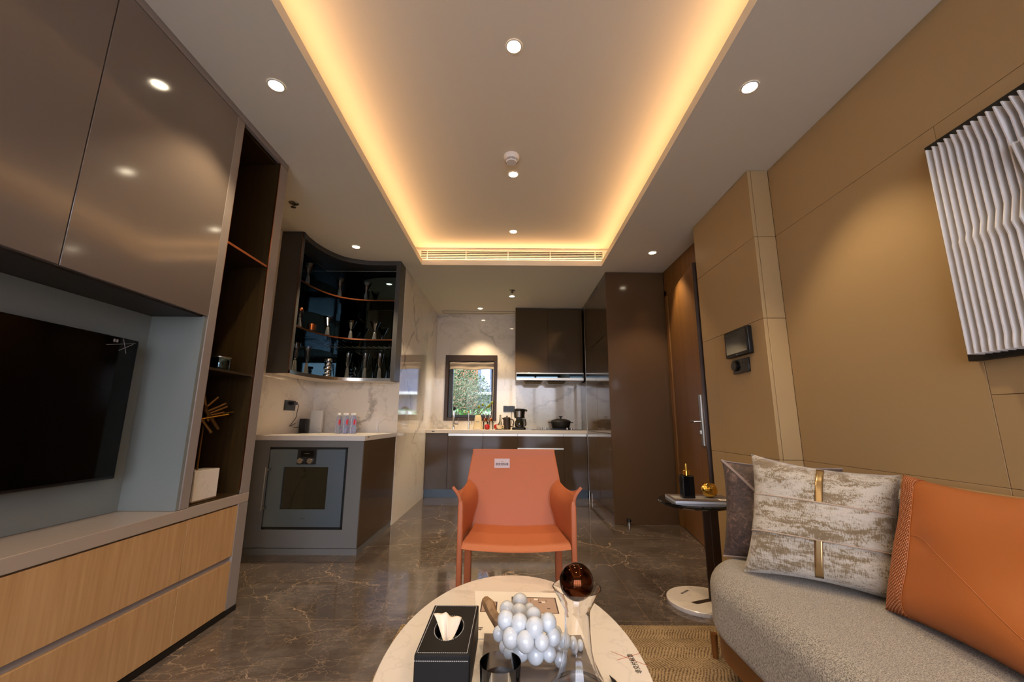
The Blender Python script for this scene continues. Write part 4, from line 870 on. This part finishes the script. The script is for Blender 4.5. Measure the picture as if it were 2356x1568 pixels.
# papers, book
pp = thing('floor_plan_sheet', (.05, 1.41, TZ + .0005), 'white floor plan brochure lying on the coffee table under the grey book', 'paper')
bm = bmesh.new()
Q = [(-.128, 1.565), (.197, 1.548), (.222, 1.262), (-.082, 1.255)]; Q = [(-.122, 1.562), (.185, 1.548), (.215, 1.25), (-.088, 1.245)]
add_prism(bm, list(reversed(Q)), [(0, TZ + .0005), (0, TZ + .0025)]); finish(bm, 'sheet', 'paper', pp, smooth=False)
z = TZ + .0028
def flat(name, L, mt, par, z=z):
    bm = bmesh.new()
    for q in L: bm.faces.new([bm.verts.new((x, y, z)) for x, y in q])
    return finish(bm, name, mt, par, smooth=False)
def plan(x0, y0, w, h, seed, par):
    r = random.Random(seed); sk = lambda x, y: (x + (y0 - y) * .0, y - (x - x0) * .05)
    R = lambda a, b, c, d: [sk(a, b), sk(c, b), sk(c, d), sk(a, d)]
    flat('plan_ground', [R(x0, y0, x0 + w, y0 - h)], 'plan', par, z)
    L = [R(x0, y0, x0 + w, y0 - .004), R(x0, y0, x0 + .004, y0 - h), R(x0 + w - .004, y0, x0 + w, y0 - h), R(x0, y0 - h + .003, x0 + w, y0 - h)]
    for i in range(int(w / .025)):
        x = x0 + .012 + i * .025; L.append(R(x, y0 - r.uniform(.006, .02), x + .0015, y0 - r.uniform(.03, .05))); yy = y0 - r.uniform(.02, h - .02); L.append(R(x, yy, x + r.uniform(.008, .018), yy - r.uniform(.002, .007)))
    flat('plan_walls', L, 'plan2', par, z + .0003)
    flat('plan_rooms', [R(x0 + .008 + i * .022, y0 - .010 - (i % 3) * .02, x0 + .021 + i * .022, y0 - .022 - (i % 3) * .02) for i in range(int(w / .025))], 'paper', par, z + .0002)
plan(-.092, 1.478, .052, .075, 2, pp); plan(.006, 1.515, .146, .115, 5, pp)
text('printed_number', '41', .022, (-.083, 1.30, z + .0002), (0, 1, 0), (-1, 0, 0), 'plan2', pp, 0, .0001)
bk = thing('grey_book', (.065, 1.1, TZ + .001), 'grey hardback book under the white glass grapes', 'book')
bq = [(-.062, .93), (.215, .93), (.195, 1.232), (-.068, 1.236)]
prism('pages', bq, [(.003, TZ + .0035), (.003, TZ + .0165)], 'pagesg', bk, smooth=False)
prism('front_cover', bq, [(0, TZ + .0165), (0, TZ + .0195)], 'bookc', bk, smooth=False); prism('back_cover', bq, [(0, TZ + .0008), (0, TZ + .0035)], 'bookc', bk, smooth=False)
text('cover_lettering', 'PADD', .030, (-.018, .985, TZ + .0197), (0, 1, 0), (-1, 0, 0), 'stitch', bk, 0, .0001)
ZB = TZ + .0197
# tissue box
tx = thing('tissue_box', (-.145, 1.12, TZ + .0005), 'black leather tissue box with white stitching on the coffee table', 'tissue box')
tq = [(-.207, .999), (-.086, .999), (-.083, 1.243), (-.203, 1.245)]
bm = bmesh.new(); zb, zt = TZ + .0005, .465
ox, oy, oa, ob_ = -.147, 1.118, .031, .058
n = 48; el = [bm.verts.new((ox + oa * math.cos(2 * PI * i / n), oy + ob_ * math.sin(2 * PI * i / n), zt)) for i in range(n)]
el2 = [bm.verts.new((v.co.x, v.co.y, zt - .012)) for v in el]
def rectpt(a):   # matching point on the box outline for the angle a
    c, s = math.cos(a), math.sin(a); hx, hy = .0605, .1225; k2 = min(hx / abs(c) if abs(c) > 1e-6 else 9, hy / abs(s) if abs(s) > 1e-6 else 9); return (-.1450 + c * k2, 1.1217 + s * k2)
angs = [2 * PI * i / n for i in range(n)]; cr4 = [math.atan2(sy * .1225, sx * .0605) % (2 * PI) for sx, sy in ((1, 1), (-1, 1), (-1, -1), (1, -1))]
for c in cr4:
    i = min(range(n), key=lambda q: abs(angs[q] - c)); angs[i] = c
T1 = [bm.verts.new((*rectpt(a), zt)) for a in angs]; T2 = [bm.verts.new((v.co.x, v.co.y, zb)) for v in T1]
for i in range(n):
    j = (i + 1) % n; bm.faces.new((el[i], T1[i], T1[j], el[j])); bm.faces.new((T1[i], T2[i], T2[j], T1[j])); bm.faces.new((el[i], el[j], el2[j], el2[i]))
bm.faces.new(T2); finish(bm, 'case', 'blkleather', tx, bev=.003)
lathe('inner_well', [(.03, 0), (.03, .001), (0, .001)], (ox, oy, zt - .03), 'ink', tx, 24)
def stitches(name, pts, par, step=.0045, up=(0, 0, 1)):
    bm = bmesh.new(); d = 0
    for a, b in zip(pts, pts[1:]):
        a, b = Vector(a), Vector(b); Lh = (b - a).length; t = (b - a) / Lh; k2 = 0
        while k2 * step + .003 < Lh: add_tube(bm, [a + t * (k2 * step), a + t * (k2 * step + .003)], .0008, 4); k2 += 1
    return finish(bm, name, 'stitch', par)
zs_ = zt + .0003
stitches('stitching', [(-.199, 1.237, zs_), (-.090, 1.236, zs_), (-.092, 1.006, zs_), (-.201, 1.006, zs_), (-.199, 1.237, zs_)], tx)
stitches('stitching', [(ox + (oa + .004) * math.cos(2 * PI * i / 40), oy + (ob_ + .004) * math.sin(2 * PI * i / 40), zs_) for i in range(41)], tx)
stitches('stitching', [(-.205, .9988, zt - .012), (-.086, .9988, zt - .012)], tx)
def ft(u, v):
    A_, B_, C_ = Vector((-.190, 1.138, .487)), Vector((-.120, 1.142, .476)), Vector((-.142, 1.066, .452)); P_ = (A_ * (1 - u) + B_ * u) * (1 - v) + (C_ + Vector(((u - .5) * .012, 0, 0))) * v
    return P_ + Vector((0, 0, .010 * math.exp(-((u - .45) / .12) ** 2) * (1 - .6 * v) - .006 * math.sin(u * 6) * v + .003 * math.sin(9 * u + 5 * v)))
bm = bmesh.new(); grid(bm, ft, 20, 16); tsu = finish(bm, 'tissue_sheet', 'tissue', tx, solid=.0008)
# white glass grapes on a driftwood branch
gr = thing('glass_grapes', (.06, 1.1, ZB), 'bunch of white glass grapes on a driftwood stem on the grey book', 'ornament')
G = [(0.028, 1.244, 0.475, 0.0225, 0.95), (-0.007, 1.195, 0.475, 0.021, 1.0), (0.025, 1.178, 0.475, 0.0226, 0.97), (0.053, 1.2, 0.475, 0.0146, .95), (0.058, 1.099, 0.5, 0.0205, 1.0), (-0.009, 1.076, 0.5, 0.0215, 1.1), (0.023, 1.059, 0.5, 0.0212, 1.1), (0.057, 1.042, 0.5, 0.022, 1.1), (0.09, 1.065, 0.5, 0.0207, 1.1), (-0.025, 1.112, 0.455, 0.0166, 1.15), (0.003, 1.048, 0.475, 0.0212, 1.12), (0.036, 1.033, 0.475, 0.0216, 1.12), (0.072, 1.031, 0.475, 0.0176, 1.1), (0.101, 1.056, 0.475, 0.0187, 1.1), (-0.011, 1.097, 0.435, 0.0151, 1.1), (-0.002, 1.069, 0.435, 0.0127, 1.06), (0.026, 1.074, 0.435, 0.022, 1.), (0.06, 1.064, 0.435, 0.0218, 1.06), (0.092, 1.067, 0.435, 0.017, 1.15), (0.119, 1.125, 0.418, 0.0183, 1.), (0.117, 1.075, 0.418, 0.0143, 1.2), (0.127, 1.081, 0.455, 0.0149, 1.15), (0.151, 1.115, 0.435, 0.0132, 1.25), (0.178, 1.150, 0.414, 0.0115, 1.2), (0.158, 1.138, 0.414, 0.0122, 1.2), (0.114, 1.117, 0.455, 0.0146, 1.12)]
gm = None
for (x, y, zz, r, e_) in G:
    r *= .94; zz = max(zz, ZB + r * e_ + .0005)
    bm = bmesh.new(); ball(bm, (x, y, zz), r, (1, 1, e_), 24, 16); finish(bm, 'grape', 'grape', gr, ang=2)
tube('branch', [(-.066, 1.238, .478), (-.055, 1.215, .476), (-.045, 1.19, .466), (-.028, 1.16, .458), (.01, 1.13, .452), (.06, 1.10, .452), (.12, 1.10, .442)], [.012, .016, .013, .015, .010, .007, .004], 'branch', gr, 9, ang=.3)
# glass tumbler
gt = thing('glass_tumbler', (-.018, .93, ZB), 'clear glass tumbler with dark contents beside the tissue box', 'glass')
lathe('glass_wall', [(0, 0), (.036, 0), (.038, .004), (.0415, .088), (.0400, .088), (.0365, .008), (0, .008)], (-.018, .93, ZB), 'thin', gt, 40, cap=False)
lathe('dark_contents', [(0, .0085), (.0360, .0085), (.0380, .058), (.033, .062), (.012, .064), (0, .064)], (-.018, .93, ZB), 'liquid', gt, 36)
# decanter with smoked ball
de = thing('glass_carafe', (.146, 1.0, ZB), 'tall clear glass carafe with a smoked copper ball in its funnel mouth', 'carafe')
cx, cy = .146, .985
lathe('body', [(0, 0), (.058, 0), (.062, .006), (.058, .016), (.045, .032), (.036, .055), (.030, .085), (.0275, .12), (.0272, .155), (.029, .163), (.041, .185), (.0525, .205), (.0508, .205), (.039, .1855), (.027, .165), (.0252, .155), (.0255, .12), (.028, .085), (.034, .055), (.043, .033), (.055, .017), (.055, .008), (0, .008)], (cx, cy, ZB), 'glass', de, 48, cap=False)
bm = bmesh.new(); ball(bm, (cx, cy, ZB + .216), .0375, (1, 1, 1), 40, 28); finish(bm, 'ball_stopper', 'amber', de, ang=3)
pn = tube('black_leaf_tip', [(.231, 1.078, TZ + .006), (.236, 1.05, TZ + .007), (.25, .95, TZ + .007)], [.0005, .005, .005], 'blk', None, 10, base=True); tag(pn, 'pointed black leaf tip lying at the right end of the coffee table', 'pen')  # simple black spike standing in for a dark leaf tip

# ================================================================== side table and its things
sx, sy = 1.040, 2.445
st = thing('side_table', (sx, sy, 0), 'round side table with black marble top and white marble base beside the sofa', 'table')
lathe('marble_base', [(.180, 0), (.182, .003), (.182, .020), (.179, .023), (0, .023)], (sx, sy, 0), 'marbleT', st, 64)
lathe('table_top', [(.190, .508), (.197, .514), (.199, .522), (.196, .528), (0, .528)], (sx, sy, 0), 'blackm', st, 64)
box('upright', (1.075, 2.43, .023), (1.112, 2.442, .508), 'fbrown', st, bev=.001); box('upright', (1.135, 2.47, .023), (1.178, 2.482, .508), 'fbrown', st, bev=.001)
bm = bmesh.new(); vs = [bm.verts.new((x, y, .0235)) for x, y in ((.958, 2.402), (.985, 2.378), (1.14, 2.44), (1.14, 2.475))]; bm.faces.new(vs); finish(bm, 'inlay_slot', 'fbrown', st, smooth=False)
text('printed_lettering', '非交付标准', .016, (.985, 2.535, .0236), (.75, .65, 0), (-.65, .75, 0), 'ink', st, .0002, .0001)
mg = thing('magazine_stack', (1.06, 2.43, .529), 'magazine with photo cover lying on the black side table', 'magazine')
def rot(cx, cy, w, h, a): return [(cx + x * math.cos(a) - y * math.sin(a), cy + x * math.sin(a) + y * math.cos(a)) for x, y in ((-w / 2, -h / 2), (w / 2, -h / 2), (w / 2, h / 2), (-w / 2, h / 2))]
mq = rot(1.065, 2.44, .32, .215, -.10)
prism('pages', mq, [(0, .5285), (0, .541)], 'pagesg', mg, smooth=False); prism('cover', mq, [(-.001, .541), (-.001, .5425)], 'plan2', mg, smooth=False)
flat('cover_photo', [rot(1.04, 2.445, .24, .10, -.10)], 'grey', mg, .5428)
cd = thing('notice_card', (1.17, 2.36, .543), 'small white notice card on the magazine edge', 'card')
prism('card', rot(1.172, 2.372, .06, .05, -.2), [(0, .5432), (0, .5442)], 'paper', cd, smooth=False)
for i, s_ in enumerate(('非交', '标准')): text('card_lettering', s_, .016, (1.172, 2.382 - i * .018, .5444), (.98, -.2, 0), (.2, .98, 0), 'ink', cd, .0002, .0001)
bo = thing('perfume_dispenser', (1.0, 2.44, .543), 'black square bottle with a gold pump on the side table magazine', 'bottle')
prism('body', rrect(.965, 1.033, 2.41, 2.465, .006, 3), [(.002, .5435), (0, .546), (0, .660), (.003, .664), (.02, .665)], 'blackm', bo)
lathe('collar', [(.019, .665), (.019, .690), (.016, .693), (0, .693)], (1.0, 2.437, 0), 'gold', bo, 24); lathe('pump', [(.0075, .69), (.0075, .728), (0, .730)], (1.0, 2.437, 0), 'gold', bo, 16)
ga = thing('gold_apple', (1.125, 2.44, .543), 'polished gold faceted apple ornament beside the black bottle', 'ornament')
bm = bmesh.new(); ball(bm, (0, 0, 0), .044, (1, 1, .95), 18, 12)
rr = random.Random(4); DN = [(Vector((rr.uniform(-1, 1), rr.uniform(-1, .3), rr.uniform(-.8, .8))).normalized(), rr.uniform(.3, .5)) for _ in range(8)]
for v in bm.verts:
    d = v.co.normalized(); s_ = 1
    for q, w in DN:
        a = d.dot(q)
        if a > 1 - w * .35: s_ -= .18 * (a - (1 - w * .35)) / (w * .35)
    if d.z > .9: s_ -= .25 * (d.z - .9) / .1
    v.co = v.co * s_ + Vector((1.125, 2.44, .543 + .042))
finish(bm, 'body', 'gold', ga, ang=.5); tube('stalk', [(1.125, 2.44, .61), (1.127, 2.44, .635), (1.119, 2.44, .648)], .0022, 'gold', ga, 8)

# ================================================================== sofa
sf = thing('sofa', (1.18, .6, ZR), 'grey beige tweed sofa with slim walnut frame along the tan wall', 'sofa')
so1 = rrect(.765, 1.60, -.9, 1.985, .3, 14, (.2, .30, .3, .22) if False else (.05, .05, .34, .05))
# rrect corner order: (x1,y0),(x1,y1),(x0,y1),(x0,y0)
lv = []
for i in range(9):
    a = -PI / 2 + PI / 2 * i / 8; lv.append((.045 * (1 - math.cos(a)), .215 + .045 * math.sin(a)))
for i in range(11):
    a = PI / 2 * i / 10; lv.append((.075 * (1 - math.cos(a)), .325 + .075 * math.sin(a)))
bm = bmesh.new(); add_prism(bm, so1, lv); finish(bm, 'seat_cushion', 'sofa', sf, ang=1.5)
bo1 = rrect(1.42, 1.605, -.9, 1.80, .1, 8, (.03, .03, .09, .09))
bm = bmesh.new(); add_prism(bm, bo1, [(0, .38), (0, .64)] + [(.05 * (1 - math.cos(PI / 2 * i / 6)), .66 + .045 * math.sin(PI / 2 * i / 6)) for i in range(7)]); finish(bm, 'back_cushion', 'sofa', sf, ang=1.5)
box('back_rail', (1.575, -.9, .30), (1.612, 1.80, .735), 'panel', sf, bev=.008)
fo_ = rrect(.792, 1.58, -.88, 1.965, .3, 14, (.05, .05, .30, .05))
prism('base_frame', fo_, [(0, .098), (0, .172)], 'leg', sf)
for (x, y) in ((.848, 1.905), (1.5, 1.88), (.87, -.5), (1.5, -.5)): lathe('leg', [(.011, 0), (.014, .09)], (x, y, ZR), 'leg', sf, 16)

# ================================================================== cushions
def pillow_pts(BL, BR, TL, TR, th, sag=.05, seed=0, dents=()):
    BL, BR, TL, TR = map(Vector, (BL, BR, TL, TR)); nrm = (BR - BL).cross(TL - BL).normalized(); rr = random.Random(seed)
    ph = [rr.uniform(0, 6) for _ in range(4)]
    def f(u, v, side, extra=0.):
        # straight sides bow inward between the pointed corners
        iu = sag * 4 * v * (1 - v); iv = sag * 4 * u * (1 - u)
        uu = u + iu * (1 - 2 * u) * (abs(2 * u - 1) ** 1.5); vv = v + iv * (1 - 2 * v) * (abs(2 * v - 1) ** 1.5)
        p = BL * (1 - uu) * (1 - vv) + BR * uu * (1 - vv) + TL * (1 - uu) * vv + TR * uu * vv
        a = (max(0, 1 - (2 * u - 1) ** 4)) ** .6 * (max(0, 1 - (2 * v - 1) ** 4)) ** .6
        w = .004 * math.sin(9 * u + ph[0] + 4 * v) + .004 * math.sin(11 * v + ph[1] - 5 * u)
        for (du, dv, dr, dd_) in dents: a -= dd_ * math.exp(-((u - du) ** 2 + (v - dv) ** 2) / dr ** 2) * a
        return p + nrm * side * (a * th / 2 + w * a + extra)
    return f
def pillow(name, f, mt, par, n=30):
    bm = bmesh.new(); A = grid(bm, lambda u, v: f(u, v, 1), n, n); B = grid(bm, lambda u, v: f(u, v, -1), n, n)
    bmesh.ops.remove_doubles(bm, verts=bm.verts, dist=1e-5); return finish(bm, name, mt, par, ang=1.6)
def patch(name, f, u0, u1, v0, v1, off, mt, par, n=(30, 12), th=.003, skew=0., side=1):
    bm = bmesh.new(); grid(bm, lambda a, b: f(u0 + (u1 - u0) * a, v0 + (v1 - v0) * b + skew * (a - .5), side, off), *n); return finish(bm, name, mt, par, ang=1.5, solid=th)
# crushed velvet cushion
f = pillow_pts((.888, 1.700, .402), (1.250, 1.402, .402), (1.000, 1.765, .832), (1.362, 1.490, .783), .125, .05, 1, ((.5, 1., .12, .5),))
vc = thing('velvet_cushion', (1.09, 1.58, .402), 'crushed velvet cream cushion with a gold ribbon standing on the sofa', 'cushion')
pillow('cover', f, 'velvet', vc, 36)
patch('ribbon', f, .478, .53, .03, .985, .0015, 'ribbon', vc, (4, 40), .002)
patch('sash', f, .0, 1.0, .345, .645, .0035, 'velvet', vc, (40, 14), .003)
patch('sash_hem', f, .0, 1.0, .340, .350, .0045, 'sash', vc, (40, 2), .004); patch('sash_hem', f, .0, 1.0, .640, .650, .0045, 'sash', vc, (40, 2), .004)
# brown patterned cushion
f = pillow_pts((.905, 1.885, .402), (1.275, 1.62, .402), (.990, 1.995, .785), (1.385, 1.78, .775), .085, .035, 2)
bc = thing('brown_cushion', (1.13, 1.82, .402), 'dark brown patterned cushion with mauve piping behind the velvet cushion', 'cushion')
pillow('cover', f, 'brown', bc)
bm = bmesh.new(); add_tube(bm, [f(t / 20 * .55, 1 - t / 20 * .62, 1, .002) for t in range(21)], .007, 6); finish(bm, 'piping', 'piping', bc)
for v_ in (.995, .005): tube('edge_piping', [f(t / 20, v_, 1, .0) for t in range(21)], .003, 'piping', bc, 6)
# orange leather cushion
f = pillow_pts((1.150, 1.385, .402), (1.115, .86, .402), (1.335, 1.452, .788), (1.305, .93, .79), .135, .045, 3, ((0.30, .50, .07, .10),))
oc2 = thing('orange_cushion', (1.23, 1.15, .402), 'orange leather cushion with a woven side strip nearest the camera', 'cushion')
pillow('cover', f, 'orange', oc2, 36)
bm = bmesh.new()
def fw(a, b):
    v = b; edge = .15 + .07 * math.sin(v * PI); return f(a * edge, v, 1, .0022)
grid(bm, fw, 12, 44); finish(bm, 'woven_strip', 'weave', oc2, ang=1.5, solid=.003)
bm = bmesh.new(); add_tube(bm, [f(.155 + .07 * math.sin(t / 30 * PI), t / 30, 1, .0015) for t in range(31)], .0014, 5)
add_tube(bm, [f(.2 + .14 * t / 8, .52 + .02 * math.sin(t / 8 * PI) , 1, .0002) for t in range(9)], .0012, 5)
add_tube(bm, [f(.34 + .5 * t / 16, .52 - .36 * t / 16, 1, .0006) for t in range(17)], .0008, 5); finish(bm, 'seam', 'orange', oc2)
# charcoal cushion behind
f = pillow_pts((1.335, 1.60, .404), (1.33, 1.30, .404), (1.385, 1.60, .70), (1.38, 1.30, .70), .045, .02, 5)
gc = thing('charcoal_cushion', (1.36, 1.45, .402), 'charcoal wool cushion wedged behind the velvet and orange cushions', 'cushion'); pillow('cover', f, 'sofadk', gc, 20)
